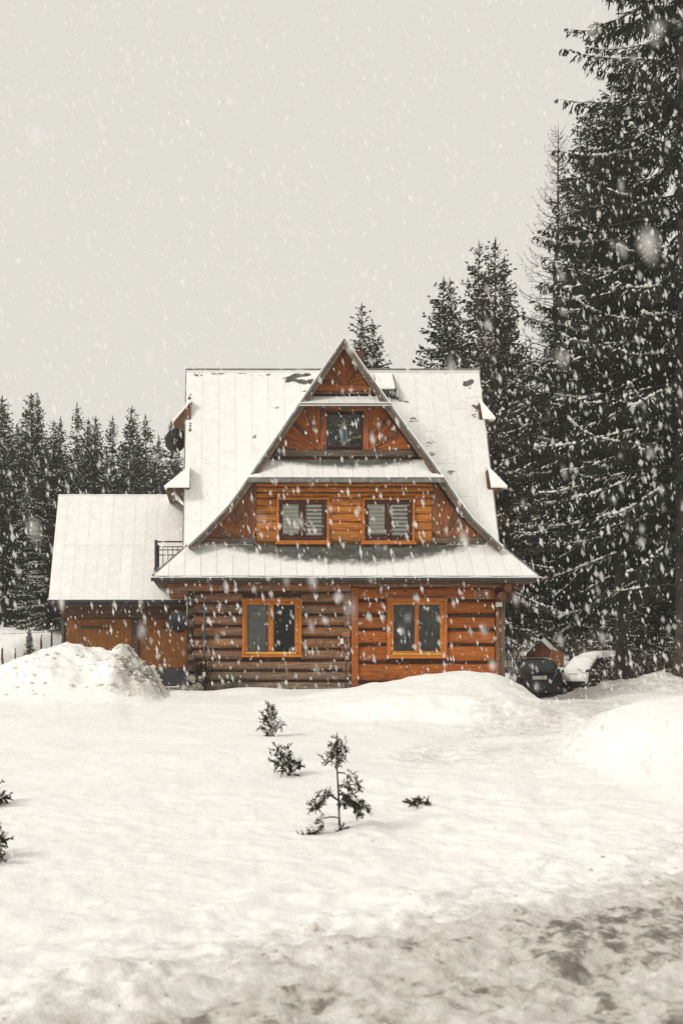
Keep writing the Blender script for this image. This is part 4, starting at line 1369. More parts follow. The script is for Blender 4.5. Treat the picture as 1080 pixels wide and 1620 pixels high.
tag(kn.build('wooden_plug', M['board_brown'], None, Matrix.Translation(at(506, 1017, 29.97))), 'round brown wooden plug on the log wall beside the lower left window', 'plug')


def dish(loc, rad, aim, label, arm):
    t_ = thing('satellite_dish', loc, label, 'satellite dish', 'satellite dishes on the house')
    Mx = Matrix.Translation(loc) @ Vector(aim).to_track_quat('Z', 'Y').to_matrix().to_4x4()
    pr = [(0.001, 0)] + [(rad * u, 0.22 * rad * u * u) for u in (.25, .5, .75, .93, 1.0)]
    mb = MB()
    n = 28
    for sgn in (0, 1):
        b0 = len(mb.v)
        for r_, z_ in pr:
            for k in range(n):
                a_ = 2 * math.pi * k / n
                mb.v.append((r_ * math.cos(a_), r_ * math.sin(a_) * 1.08, z_ - 0.015 * sgn))
        for i in range(len(pr) - 1):
            for k in range(n):
                q = b0 + i * n
                mb.f.append((q + k, q + (k + 1) % n, q + n + (k + 1) % n, q + n + k))
    e0, e1 = (len(pr) - 1) * n, len(pr) * n + (len(pr) - 1) * n
    for k in range(n): mb.f.append((e0 + k, e0 + (k + 1) % n, e1 + (k + 1) % n, e1 + k))
    mb.build('reflector', M['black'], t_, Mx, smooth=True)
    MB().tube(arm, 0.02, 8).build('mast', M['pale'], t_)
    f_ = Mx @ Vector((0, -rad * .35, rad * .95))
    MB().tube([Mx @ Vector((0, -rad, 0.2 * rad)), f_], 0.011, 6).build('feed_arm', M['pale'], t_)
    MB().tube([f_, f_ + (Mx.translation - f_) * .18], [0.03, 0.04], 10).build('receiver', M['pale'], t_)
    return t_


dish(at(281, 984, 29.55), 0.28, (0.35, 0.9, 0.3), 'dark satellite dish beside the garage doors at the house corner',
     [at(287, 995, 29.7), at(284, 989, 29.65), at(296, 988, 29.8), at(296, 953, 29.85)])
dish(at(279, 697, 31.9), 0.31, (-0.35, 0.9, 0.3), 'dark round satellite dish high beside the left roof verge',
     [at(281, 700, 32.05), at(288, 712, 32.1), at(292, 704, 32.15)])
vn = thing('climbing_plant', at(318, 1095, 29.75), 'dark leafless creeper clump against the left end of the log wall', 'plant')
mb, lf = MB(), MB()
for k in range(30):
    x0 = XX(312 + random.uniform(-3, 10), 29.8)
    pts, x, z = [], x0, -0.4
    for j in range(6):
        pts.append((x, 29.82 + random.uniform(-.06, .04), z)); x += random.gauss(0, .05); z += random.uniform(.1, .2)
    mb.tube(pts, [0.012 - 0.0017 * j for j in range(6)], 4, False)
for k in range(420):
    p = Vector((XX(318, 29.8) + random.gauss(0, .13), 29.80 + random.gauss(0, .05), random.uniform(-.35, .55)))
    d_ = Vector((random.gauss(0, 1), random.gauss(0, .5), random.gauss(-.8, .7))).normalized() * random.uniform(.05, .11)
    e_ = d_.orthogonal().normalized() * 0.022
    lf.add([p, p + d_ * .5 + e_, p + d_, p + d_ * .5 - e_], [(0, 1, 2, 3)])
mb.build('stem', M['bark'], vn)
lf.build('foliage', flat('dead_leaf', (0.02, 0.018, 0.014), 0.9, 0, 0.4, 5, 0), vn)['kind'] = 'stuff'
sh = thing('wall_shrub', at(368, 1090, 29.7), 'small dark twiggy shrub low against the middle of the log wall', 'shrub')
mb, lf = MB(), MB()
for k in range(22):
    an = random.uniform(R(20), R(160))
    p0 = Vector(at(368 + random.uniform(-3, 3), 1096, 29.75))
    L_ = random.uniform(.3, .65)
    mb.tube([p0, p0 + Vector((math.cos(an) * L_ * .5, random.uniform(-.1, .05), math.sin(an) * L_ * .6)), p0 + Vector((math.cos(an) * L_, random.uniform(-.1, .05), math.sin(an) * L_))], [.008, .006, .003], 4, False)
for k in range(220):
    p = Vector(at(368 + random.gauss(0, 14), 1078 + random.gauss(0, 10), 29.72 + random.gauss(0, .06)))
    d_ = Vector((random.gauss(0, 1), random.gauss(0, .5), random.gauss(.2, 1))).normalized() * random.uniform(.05, .1)
    e_ = d_.orthogonal().normalized() * 0.012
    lf.add([p, p + d_ * .5 + e_, p + d_, p + d_ * .5 - e_], [(0, 1, 2, 3)])
mb.build('stem', M['bark'], sh)
lf.build('foliage', M['leaf'], sh)['kind'] = 'stuff'

# ------------------------------------------------------------------ the garage wing
gar = thing('garage', (XX(195, 31.7), 31.7, -0.3), 'low wooden garage wing with a broad snow covered roof left of the house', 'garage')
GYE, GYT = 31.0, 33.15
gTL, gTR = (XX(93, GYT), GYT, ZZ(782, GYT)), (-0.95, GYT, ZZ(782, GYT))
gBL, gBR = (XX(77, GYE), GYE, ZZ(949, GYE)), (-0.95, GYE, ZZ(949, GYE))
gro = bpy.data.objects.new('roof', None)
put(gro, Matrix.Translation(gTL), gar)
slope_panels(gro, gTL, gTR, gBR, gBL, 0.315, 2, M['sheet'], thick=0.009, gap=0.002, stagger=0.0, props=lambda o, c: o.__setitem__('bare', -0.1))
slab(gro, 'roof_deck', M['sheet'], [Vector(c_) + Vector((0, .018, -.018)) for c_ in (gTL, gTR, gBR, gBL)], 0.08)
slab(gro, 'rear_slope', M['sheet'], [Vector(gTL) + Vector((0, .01, 0)), Vector(gTR) + Vector((0, .01, 0)), Vector((gBR[0], 35.3, gBR[2])), Vector((gBL[0], 35.3, gBL[2]))], 0.08)
ez = ZZ(951, GYE)
MB().prism([(GYE - 0.10, ez + 0.03), (GYE - 0.09, ez - 0.03), (GYE - 0.03, ez - 0.06), (GYE + .03, ez - 0.03), (GYE + 0.04, ez + 0.03)], 'x', XX(76, GYE), XX(293, GYE)).build('gutter', M['dark_metal'], gar)
pts_ = [(x, GYE - 0.065, ez + 0.035 + 0.006 * math.sin(x * 6)) for x in np.linspace(XX(76, GYE), XX(292, GYE), 40)]
MB().tube(pts_, 0.022, 6).build('gutter_snow', M['snow'], gar)
boxed('fascia', M['dark_metal'], gar, XX(82, GYE), XX(292, GYE), GYE + 0.05, GYE + 0.09, ez - 0.13, ez - 0.01)
MB().box(XX(82, GYE), -1.0, GYE + 0.09, 35.2, ez - 0.15, ez - 0.12).build('soffit', M['soffit'], gar)
GW = 31.65
MB().box(XX(98, GW), -1.03, GW + 0.06, 35.0, -0.4, ez - 0.15).build('wall', M['backing'], gar)
boxed('lintel', M['soffit'], gar, XX(98, GW), XX(296, GW), GW - 0.05, GW + 0.059, ZZ(978, GW), ZZ(961, GW), 0.01)
for a_, b_ in ((104, 208.5), (220.5, 296)):
    MB().box(-(ZZ(979, GW) - ZZ(1057, GW)) / 2, (ZZ(979, GW) - ZZ(1057, GW)) / 2, 0, 0.06, -(XX(b_, GW) - XX(a_, GW)) / 2, (XX(b_, GW) - XX(a_, GW)) / 2).build(
        'door_panel', M['garage_panel'], gar, Matrix.Translation(((XX(a_, GW) + XX(b_, GW)) / 2, GW - 0.002, (ZZ(979, GW) + ZZ(1057, GW)) / 2)) @ Matrix.Rotation(R(-90), 4, 'Y'), bevel=0.004)
boxed('door_post', M['purple_trim'], gar, XX(209, GW), XX(220, GW), GW - 0.04, GW + 0.05, -0.4, ZZ(979, GW), 0.01)
boxed('corner_post', M['dark_metal'], gar, XX(98, GW), XX(103, GW), GW - 0.04, GW + 0.05, -0.4, ZZ(979, GW), 0.01)
boxed('hinge', M['black'], gar, XX(129, GW), XX(170, GW), GW - 0.03, GW - 0.004, ZZ(994, GW), ZZ(990.5, GW))
boxed('hinge', M['black'], gar, XX(256, GW), XX(290, GW), GW - 0.03, GW - 0.004, ZZ(994, GW), ZZ(990.5, GW))
boxed('plinth', M['concrete'], gar, XX(221, GW), XX(296, GW), GW - 0.03, GW + 0.05, -0.5, ZZ(1058, GW), 0.01)
for k in range(3):
    boxed('step', M['stone'], gar, XX(250, 30.6), XX(290, 30.6), 30.2 + 0.35 * k, 30.54 + 0.35 * k, -0.6, -0.32 + 0.09 * k, 0.02)
    boxed('step_snow', M['snow'], gar, XX(252, 30.6), XX(288, 30.6), 30.22 + 0.35 * k, 30.52 + 0.35 * k, -0.318 + 0.09 * k, -0.28 + 0.09 * k, 0.02)

# ------------------------------------------------------------------ parked cars
def car(name, loc, rz, label, roof_snow, snow_back, text=None):
    """body along +y (front), rear at y=0, width 1.74"""
    t_ = thing(name, loc, label, 'car', 'cars parked beside the house', rz, (1, 1, 1.1))
    T = WM[t_.name]
    Wd = 0.87
    # cross sections: (y, half width low, half width at belt, half width roof, z sill, z belt, z roof)
    S = [(0.00, 0.70, 0.74, None, 0.42, 0.66, None), (0.06, 0.80, 0.83, None, 0.30, 0.92, None), (0.22, 0.84, 0.865, 0.60, 0.24, 0.97, 1.04),
         (0.62, 0.86, 0.87, 0.585, 0.22, 0.96, 1.40), (1.2, 0.865, 0.87, 0.60, 0.22, 0.945, 1.46), (2.1, 0.865, 0.87, 0.60, 0.22, 0.93, 1.45),
         (2.6, 0.865, 0.87, 0.58, 0.22, 0.92, 1.38), (3.25, 0.86, 0.85, 0.62, 0.22, 0.90, 0.94), (3.9, 0.82, 0.80, None, 0.26, 0.78, None), (4.18, 0.68, 0.66, None, 0.36, 0.62, None)]
    v, f = [], []
    k = 12
    for (y, wl, wb, wr, zs_, zb, zr) in S:
        if wr is None: wr, zr = wb * .86, zb + 0.035
        half = [(0.0, zs_), (wl * .9, zs_), (wl, zs_ + 0.10), (wb, (zs_ + zb) / 2 + .08), (wb * .985, zb), (wr, zr - 0.05 if zr > zb + .1 else zr - 0.012), (wr * .55, zr), ]
        ring = [(x, z) for x, z in half] + [(-x, z) for x, z in half[::-1][0:-1]]
        k = len(ring)
        v += [(x, y, z) for x, z in ring]
    n = len(S)
    for i in range(n - 1):
        for j in range(k): f.append((i * k + j, i * k + (j + 1) % k, (i + 1) * k + (j + 1) % k, (i + 1) * k + j))
    f.append(tuple(range(k))[::-1]); f.append(tuple((n - 1) * k + j for j in range(k)))
    mb = MB(); mb.v, mb.f = v, f
    body = mb.build('body', M['paint'], t_, T, smooth=True)
    md = body.modifiers.new('sub', 'SUBSURF'); md.levels = 1; md.render_levels = 1
    # windows set just proud of the cabin
    def pane_q(pts, nm, off, mat=M['car_glass']):
        pts = [Vector(p) for p in pts]
        nn = Vector(off)
        mb = MB()
        mb.add([p + nn for p in pts] + [p - nn * .6 for p in pts], [tuple(range(len(pts))), tuple(range(2 * len(pts) - 1, len(pts) - 1, -1))] + [(i, (i + 1) % len(pts), (i + 1) % len(pts) + len(pts), i + len(pts)) for i in range(len(pts))])
        return mb.build(nm, mat, t_, T, bevel=0.008)
    pane_q([(-0.60, 0.235, 1.02), (0.60, 0.235, 1.02), (0.52, 0.56, 1.335), (-0.52, 0.56, 1.335)], 'rear_window', (0, -0.032, 0.028))
    for s_ in (-1, 1):
        pane_q([(s_ * .80, 0.75, 0.99), (s_ * .80, 1.62, 0.98), (s_ * .622, 1.55, 1.36), (s_ * .615, 0.95, 1.34)], 'side_window', (s_ * 0.035, 0, 0.012))
        pane_q([(s_ * .80, 1.70, 0.98), (s_ * .79, 2.85, 0.965), (s_ * .615, 2.35, 1.34), (s_ * .622, 1.66, 1.36)], 'side_window', (s_ * 0.035, 0, 0.012))
        mb = MB(); mb.prism([(0.46, 0.70), (0.76, 0.72), (0.78, 0.93), (0.60, 0.95)], 'y', 0.0, 0.16)
        mb.v = [(x * s_, y + (0.10 if abs(x) > .7 else -0.01), z) for x, y, z in mb.v]
        mb.build('tail_light', M['tail_red'], t_, T, bevel=0.02)
        mb = MB(); mb.lathe([(0.02, -0.05), (0.10, -0.04), (0.12, 0.0), (0.09, 0.06), (0.02, 0.08)], 10, Matrix.Rotation(R(90), 4, 'X'))
        mb.v = [(s_ * 0.99 + x * .85, 2.62 + y, 1.03 + z * .62) for x, y, z in mb.v]
        mr_ = mb.build('mirror', M['paint'], t_, T, smooth=True)
        MB().tube([(s_ * .84, 2.62, 0.97), (s_ * .93, 2.62, 1.0)], 0.025, 6).build('mirror_arm', M['black'], t_, T)
        for y_ in (0.78, 3.35):
            Mw = Matrix.Translation((s_ * .80, y_, 0.31)) @ Matrix.Rotation(R(90), 4, 'Y')
            wv = MB().lathe([(0.20, -0.1), (0.29, -0.095), (0.315, -0.06), (0.315, 0.06), (0.29, 0.095), (0.20, 0.1)], 20)
            w_ = wv.build('wheel', M['tyre'], t_, T @ Mw, smooth=True)
            MB().lathe([(0.02, -0.085 if s_ < 0 else 0.085), (0.19, -0.105 if s_ < 0 else 0.105), (0.20, 0)], 14).build('rim', M['rim'], w_, T @ Mw)
    # rear bumper, hatch seam, plate
    mb = MB(); mb.prism([(-0.80, 0.10), (-0.74, -0.05), (-0.45, -0.09), (0.45, -0.09), (0.74, -0.05), (0.80, 0.10)], 'z', 0.34, 0.56)
    mb.build('bumper', M['paint'], t_, T, bevel=0.03)
    mb = MB(); mb.prism([(-0.5, 0.34), (0.5, 0.34), (0.45, 0.28), (-0.45, 0.28)], 'y', -0.06, 0.02)
    mb.build('valance', M['black'], t_, T, bevel=0.01)
    pt_ = MB().box(-0.26, 0.26, -0.045, -0.015, 0.70, 0.815).build('number_plate', M['plate_white'], t_, T, bevel=0.006)
    if text:
        me = text_mesh(text, 0.105, 0.002)
        lt = mesh_obj('lettering', me, M['ink'], T @ Matrix.Translation((0, -0.0475, 0.757)) @ Matrix.Rotation(R(90), 4, 'X'), pt_)
    # snow lying on the car
    if roof_snow:
        n1, n2 = 12, 9
        v, f = [], []
        for i in range(n1 + 1):
            for j in range(n2 + 1):
                y = 0.40 + 2.1 * i / n1; x = -0.60 + 1.2 * j / n2
                e = min(i, n1 - i, j, n2 - j)
                zr = float(np.interp(y, [0.22, 0.62, 1.2, 2.1, 2.6], [1.1, 1.37, 1.44, 1.43, 1.36]))
                v.append((x, y, zr - 0.03 + roof_snow * min(1, e / 2.2) + random.uniform(-.012, .012)))
        for i in range(n1):
            for j in range(n2): f.append((i * (n2 + 1) + j, i * (n2 + 1) + j + 1, (i + 1) * (n2 + 1) + j + 1, (i + 1) * (n2 + 1) + j))
        mb = MB(); mb.v, mb.f = v, f
        mb.build('roof_snow', M['snow'], t_, T, smooth=True)
    if snow_back:
        n1, n2 = 10, 8
        v, f = [], []
        for lay in (0, 1):
            for i in range(n1 + 1):
                for j in range(n2 + 1):
                    u = i / n1
                    y = float(np.interp(u, [0, .45, .55, 1], [-0.06, 0.12, 0.18, 0.62])); z = float(np.interp(u, [0, .45, .55, 1], [0.50, 0.95, 1.02, 1.42]))
                    x = (-0.74 + 1.48 * j / n2) * (1 - 0.2 * u)
                    e = min(i, n1 - i, j, n2 - j)
                    th = 0.10 * min(1, (e + .4) / 1.6) if lay == 0 else -0.05
                    v.append((x, y - th * .7, z + th * .5 + random.uniform(-.015, .015) * (i == 0)))
        L0 = (n1 + 1) * (n2 + 1)
        for lay in (0, 1):
            for i in range(n1):
                for j in range(n2):
                    q = lay * L0 + i * (n2 + 1) + j
                    f.append((q, q + 1, q + n2 + 2, q + n2 + 1))
        for i in range(n1):
            for j in (0, n2):
                q = i * (n2 + 1) + j
                f.append((q, q + n2 + 1, q + n2 + 1 + L0, q + L0))
        for j in range(n2):
            for i in (0, n1):
                q = i * (n2 + 1) + j
                f.append((q, q + 1, q + 1 + L0, q + L0))
        mb = MB(); mb.v, mb.f = v, f
        mb.build('rear_snow', M['snow'], t_, T, smooth=True)
    return t_


c1 = at(853, 1103, 42.0)
car('parked_car', (c1.x, 42.0, gz(c1.x, 42.3) - 0.03), R(-9), 'dark muddy hatchback with a pale rear number plate parked beside the house', 0, False, 'KTT 1MCD')
c2 = at(906, 1096, 43.0)
car('parked_car', (c2.x + 0.1, 43.2, gz(c2.x, 43.2) - 0.05), R(-62), 'dark car with its rear window and roof buried in snow near the big tree trunk', 0.20, True)

# shed, picket fence, plank screen behind the cars
YS = 50.0
she = thing('garden_shed', at(852, 1044, YS), 'small brown gabled shed with snow on its roof behind the dark hatchback', 'shed')
sx_, szb, szt, szp = (XX(829, YS), XX(873, YS)), 0.6, ZZ(1034, YS), ZZ(1013, YS)
cx_ = XX(852, YS)
for k in range(8):
    a_ = sx_[0] + (sx_[1] - sx_[0]) * k / 8; b_ = sx_[0] + (sx_[1] - sx_[0]) * (k + 1) / 8
    top = lambda x: szp - (szp - szt) * abs(x - cx_) / (sx_[1] - cx_)
    pp = [(a_, szb), (b_, szb), (b_, top(b_)), (a_, top(a_))]
    if a_ < cx_ < b_: pp.insert(3, (cx_, szp))
    board(pp, YS, 0.04, R(90), she, M['board_brown'], 'board', 0.004)
MB().box(sx_[0], sx_[1], YS + .05, YS + 2.5, szb, szt).build('wall', M['backing'], she)
for s_ in (-1, 1):
    xe = cx_ + s_ * (sx_[1] - cx_ + 0.35)
    ze = szt - 0.25
    slab(she, 'roof', M['board_grey'], [(cx_, YS - .25, szp + .03), (cx_, YS + 2.7, szp + .03), (xe, YS + 2.7, ze), (xe, YS - .25, ze)], 0.05)
    slab(she, 'roof_snow', M['snow'], [(cx_, YS - .27, szp + .26), (cx_, YS + 2.7, szp + .26), (xe, YS + 2.7, ze + .2), (xe, YS - .27, ze + .2)], 0.19)
bk = thing('snowy_lean_to', at(800, 1020, 52.0), 'low shed roof deep in snow between the house corner and the brown shed', 'roof')
slab(bk, 'roof_snow', M['snow'], [(XX(780, 53), 53.6, ZZ(995, 53)), (XX(858, 53), 53.6, ZZ(1006, 53)), (XX(846, 51.6), 51.6, ZZ(1034, 51.6)), (XX(780, 51.6), 51.6, ZZ(1034, 51.6))], 0.25)
slab(bk, 'wall', M['board_brown'], [(XX(780, 52), 52.2, ZZ(1030, 52)), (XX(846, 52), 52.2, ZZ(1030, 52)), (XX(846, 52), 53.5, ZZ(1030, 52)), (XX(780, 52), 53.5, ZZ(1030, 52))], 1.2)
YP = 46.5
fe = thing('picket_fence', at(812, 1056, YP), 'row of thin brown pickets on the snow between the house corner and the shed', 'fence')
pk = MB().prism([(-0.032, 0), (0.032, 0), (0.032, 0.75), (0, 0.80), (-0.032, 0.75)], 'y', -0.012, 0.012).mesh('picket')
for k in range(14):
    x = XX(779 + 3.6 * k, YP)
    z = gz(x, YP)
    mesh_obj('picket', pk, M['board_grey'], Matrix.Translation((x, YP, z - 0.1 + random.uniform(-.02, .02))) @ Matrix.Rotation(random.uniform(-.05, .05), 4, 'Y'), fe)
x0, x1 = XX(776, YP), XX(829, YP)
for dz in (0.2, 0.55): boxed('rail', M['board_grey'], fe, x0, x1, YP + .013, YP + .045, gz((x0 + x1) / 2, YP) + dz - 0.1, gz((x0 + x1) / 2, YP) + dz - 0.03)
scn = thing('plank_screen', at(882, 1050, 47.5), 'short screen of upright brown planks between the shed and the snowy car', 'fence')
for k in range(6):
    a_ = XX(871 + 3.4 * k, 47.5); b_ = XX(874.2 + 3.4 * k, 47.5)
    board([(a_, 0.2), (b_, 0.2), (b_, ZZ(1027 + 1.0 * k, 47.5)), (a_, ZZ(1027 + 1.0 * k, 47.5))], 47.5, 0.04, R(90), scn, M['board_brown'], 'plank', 0.003)
# left: fence posts
for (px, pt, pb, Y, w, lean, lab) in ((3, 1026, 1053, 33, 0.035, 0.02, 'thin grey fence post with a prop in the snow at the left edge'),
                                     (25, 1026, 1048, 34, 0.025, -0.01, 'thin grey fence post standing alone in the snowy field'),
                                     (65.5, 1005, 1020, 38, 0.04, 0.0, 'short reddish fence post leaning by the snow heap'),
                                     (82, 989, 1017, 38, 0.04, 0.0, 'taller reddish fence post with a snow cap next to the garage')):
    p0, p1 = at(px, pb, Y), at(px, pt, Y)
    zg = gz(p0.x, Y)
    t_ = thing('fence_post', (p0.x, Y, zg), lab, 'post', 'fence posts in the field left of the garage')
    MB().tube([(p0.x, Y, min(zg, p0.z) - .2), (p0.x + lean, Y, p1.z)], [w, w * .85], 7).build('stake', M['purple_trim'] if px > 40 else M['board_grey'], t_)
    MB().lathe([(w * .3, 0), (w * 1.1, .01), (w * .9, .05), (w * .2, .07)], 8).build('snow_cap', M['snow'], t_, Matrix.Translation((p0.x + lean, Y, p1.z)), smooth=True)
    if px == 3: MB().tube([(p0.x + .02, Y, p1.z - .15), (p0.x + .11, Y, zg - .1)], 0.014, 5).build('prop', M['board_grey'], t_)
wr_ = thing('fence_wire', at(40, 1002, 38), 'thin wire sagging across the snowy field on the left', 'wire')
MB().tube([(XX(-40, 38), 38, ZZ(1003, 38)), (XX(0, 38), 38, ZZ(1003, 38)), (XX(40, 38), 38, ZZ(1001.5, 38)), (XX(82, 38), 38, ZZ(1000, 38))], 0.009, 5).build('wire', M['board_grey'], wr_)


# ------------------------------------------------------------------ trees
def sprays(b, d, L, w, rng):
    """crossed diamond blades: b base (n,3), d unit dir, L length, w width -> verts, quads"""
    n = len(b)
    r = rng.normal(size=(n, 3))
    u = np.cross(d, r); u /= np.linalg.norm(u, axis=1, keepdims=True) + 1e-9
    v = np.cross(d, u)
    mid = b + d * (L * 0.42)[:, None]
    tip = b + d * L[:, None]
    hw = (w / 2)[:, None]
    V = np.stack([b, mid + u * hw, tip, mid - u * hw, b, mid + v * hw, tip, mid - v * hw], 1).reshape(-1, 3)
    i = np.arange(n)[:, None] * 8
    Q = np.concatenate([i + np.array([0, 1, 2, 3]), i + np.array([4, 5, 6, 7])], 1).reshape(-1, 4)
    return V, Q


def lumps(c, d, L, w, h, rng):
    """small elongated snow lumps lying along d: 6 vertices, 8 triangles"""
    n = len(c)
    up = np.array([0, 0, 1.0])
    s = np.cross(d, up); s /= np.linalg.norm(s, axis=1, keepdims=True) + 1e-9
    hw = (w / 2)[:, None]; hl = (L / 2)[:, None]
    top = c + up * h[:, None]
    V = np.stack([c - d * hl, c + s * hw, c + d * hl, c - s * hw, top, c - up * (h * .35)[:, None]], 1)
    V = V + rng.normal(size=V.shape) * (w * .12)[:, None, None]
    V = V.reshape(-1, 3)
    i = np.arange(n)[:, None] * 6
    tri = np.array([[0, 1, 4], [1, 2, 4], [2, 3, 4], [3, 0, 4], [1, 0, 5], [2, 1, 5], [3, 2, 5], [0, 3, 5]])
    Q = (i[:, None] + tri[None].reshape(1, 8, 3)).reshape(-1, 3)
    return V, Q


def norm(a_): return a_ / (np.linalg.norm(a_, axis=-1, keepdims=True) + 1e-9)


def tubes(paths, rads, sides=3):
    """many polyline tubes at once: paths list of (k,3), rads list of (k,)"""
    V, Q, base = [], [], 0
    ang = np.arange(sides) * 2 * np.pi / sides
    for P_, r_ in zip(paths, rads):
        d = norm(np.gradient(P_, axis=0))
        a_ = norm(np.cross(d, np.array([0.2, 0.1, 0.97])))
        b_ = np.cross(d, a_)
        ring = P_[:, None, :] + r_[:, None, None] * (a_[:, None, :] * np.cos(ang)[None, :, None] + b_[:, None, :] * np.sin(ang)[None, :, None])
        V.append(ring.reshape(-1, 3))
        k = len(P_)
        i = np.arange(k - 1)[:, None] * sides + np.arange(sides)[None]
        j = np.arange(k - 1)[:, None] * sides + (np.arange(sides)[None] + 1) % sides
        Q.append((np.stack([i, j, j + sides, i + sides], -1) + base).reshape(-1, 4))
        base += k * sides
    return np.concatenate(V), np.concatenate(Q)


def spruce(seed, H, Rm, gap=0.42, nb=7, tw_gap=0.11, tw_len=0.55, tw_w=0.06, sub=2, droop=0.30, tip=0.18, el0=-8, el1=35, base=1.0, hang=0.55,
           snow=0.35, needles='needles', power=0.85, trunk_r=None, bare=False, miss=0.08):
    rng = np.random.default_rng(seed)
    tr = trunk_r or H * 0.0095
    wood_p, wood_r = [], []
    zz = np.linspace(-0.6, H, 14)
    lean = np.cumsum(rng.normal(size=(14, 2)) * 0.012 * H / 14, 0)
    trunk = np.column_stack([lean, zz])
    trad = tr * np.clip((1 - (zz + .6) / (H + .6)), 0.02, 1) ** 0.8 * np.where(zz < 0.3, 1.25, 1.0)
    B, D, Ln, Wd = [], [], [], []
    SC_, SD, SL, SW, SH = [], [], [], [], []
    z = base
    k = 0
    while z < H - 0.15:
        t = (z - base) / (H - base)
        L0 = Rm * (1 - t) ** power * min(1.0, 0.72 + t * 3) + 0.16
        n_here = max(4, int(nb * (0.75 + 0.5 * rng.random())))
        ph = rng.random() * 6.28
        for j in range(n_here):
            if rng.random() < miss: continue
            az = ph + 6.283 * j / n_here + rng.normal() * 0.22
            L = L0 * rng.uniform(0.62, 1.14)
            el = math.radians(el0 + (el1 - el0) * t ** 0.9 + rng.normal() * 7)
            ns = 8
            s = np.linspace(0, 1, ns)
            dr = droop * (1 - 0.55 * t) * rng.uniform(.7, 1.3)
            h = L * (math.tan(el) * s - dr * s ** 2 + tip * s ** 4)
            cx, cy = np.interp(z, zz, trunk[:, 0]), np.interp(z, zz, trunk[:, 1])
            bend = rng.normal() * 0.12
            aa = az + bend * s
            P_ = np.column_stack([cx + np.cos(aa) * L * s, cy + np.sin(aa) * L * s, z + rng.normal() * gap * .25 + h])
            wood_p.append(P_); wood_r.append(np.linspace(0.010 + 0.009 * L, 0.004, ns))
            sb = (rng.random() ** 1.6) * snow * (0.55 + 0.6 * (1 - t))
            nt_ = int(L / tw_gap)
            if nt_ >= 1:
                st_ = np.clip(np.linspace(0.10 if not bare else .3, 1.0, nt_) + rng.normal(size=nt_) * 0.02, 0.05, 1.0)
                pos = np.column_stack([np.interp(st_, s, P_[:, i]) for i in range(3)])
                e = np.gradient(P_, axis=0)
                fw = norm(np.column_stack([np.interp(st_, s, e[:, i]) for i in range(3)]))
                side = norm(np.cross(fw, np.array([0, 0, 1.0])))
                sg = np.where(np.arange(nt_) % 2 == 0, 1, -1)[:, None]
                hg = hang * (1 - 0.7 * t) * rng.uniform(.6, 1.4, nt_)[:, None]
                d = norm(side * sg * rng.uniform(.5, 1.0, (nt_, 1)) + fw * rng.uniform(.45, .9, (nt_, 1)) - np.array([0, 0, 1.0]) * hg + rng.normal(size=(nt_, 3)) * .12)
                tl = tw_len * (0.35 + 0.75 * np.sin(np.pi * np.clip(st_, .05, .97) ** 0.8)) * rng.uniform(.6, 1.25, nt_) * min(1, 0.35 + L / 2.2)
                B.append(pos); D.append(d); Ln.append(tl); Wd.append(np.full(nt_, tw_w) * rng.uniform(.7, 1.3, nt_))
                for q in range(sub):
                    fr = rng.uniform(.2, .85, nt_)
                    p2 = pos + d * (tl * fr)[:, None]
                    d2 = norm(d * .45 + rng.normal(size=(nt_, 3)) * .55 - np.array([0, 0, 1.0]) * (hg * 1.5 + (0 if bare else .15)))
                    B.append(p2); D.append(d2); Ln.append(tl * rng.uniform(.3, .75, nt_)); Wd.append(np.full(nt_, tw_w * .85))
                # snow on twigs and along the limb
                pick = rng.random(nt_) < sb
                if pick.any():
                    m_ = pick.sum()
                    SC_.append((pos + d * (tl * .45)[:, None])[pick] + np.array([0, 0, .015])); SD.append(d[pick])
                    SL.append(tl[pick] * rng.uniform(.3, .75, m_)); SW.append(tw_w * rng.uniform(.8, 1.7, m_)); SH.append(tw_w * rng.uniform(.4, .9, m_))
                if sb > 0.12:
                    m_ = max(2, int(L * 9 * min(1, sb * 2)))
                    s2 = rng.uniform(.35, 1.0, m_)
                    c_ = np.column_stack([np.interp(s2, s, P_[:, i]) for i in range(3)]) + np.array([0, 0, .02])
                    d_ = norm(np.column_stack([np.interp(s2, s, e[:, i]) for i in range(3)]))
                    SC_.append(c_); SD.append(d_); SL.append(rng.uniform(.08, .26, m_)); SW.append(rng.uniform(.05, .12, m_)); SH.append(rng.uniform(.03, .075, m_))
        z += gap * rng.uniform(.75, 1.25) * (1 - 0.45 * t)
        k += 1
    # leader
    B.append(np.array([[trunk[-1, 0], trunk[-1, 1], H - .35]])); D.append(np.array([[0, 0, 1.0]])); Ln.append(np.array([.6])); Wd.append(np.array([tw_w]))
    V, Q = sprays(np.concatenate(B), np.concatenate(D), np.concatenate(Ln), np.concatenate(Wd), rng)
    crown = np_mesh('crown', V, Q)
    crown.materials.append(M[needles])
    tv, tq = tubes([trunk], [trad], 9)
    bv, bq = tubes(wood_p, wood_r, 3)
    tm = np_mesh('trunk', tv, tq, True)
    tm.materials.append(M['bark'])
    lm = np_mesh('limb', bv, bq, True)
    lm.materials.append(M['bark'] if not bare else M['twig'])
    sn_m = None
    if SC_:
        SV, SQ = lumps(np.concatenate(SC_), np.concatenate(SD), np.concatenate(SL), np.concatenate(SW), np.concatenate(SH), rng)
        sn_m = np_mesh('snow', SV, SQ, True)
        sn_m.materials.append(M['snow_on_tree'])
    return dict(trunk=tm, crown=crown, limb=lm, snow=sn_m, H=H, R=Rm)


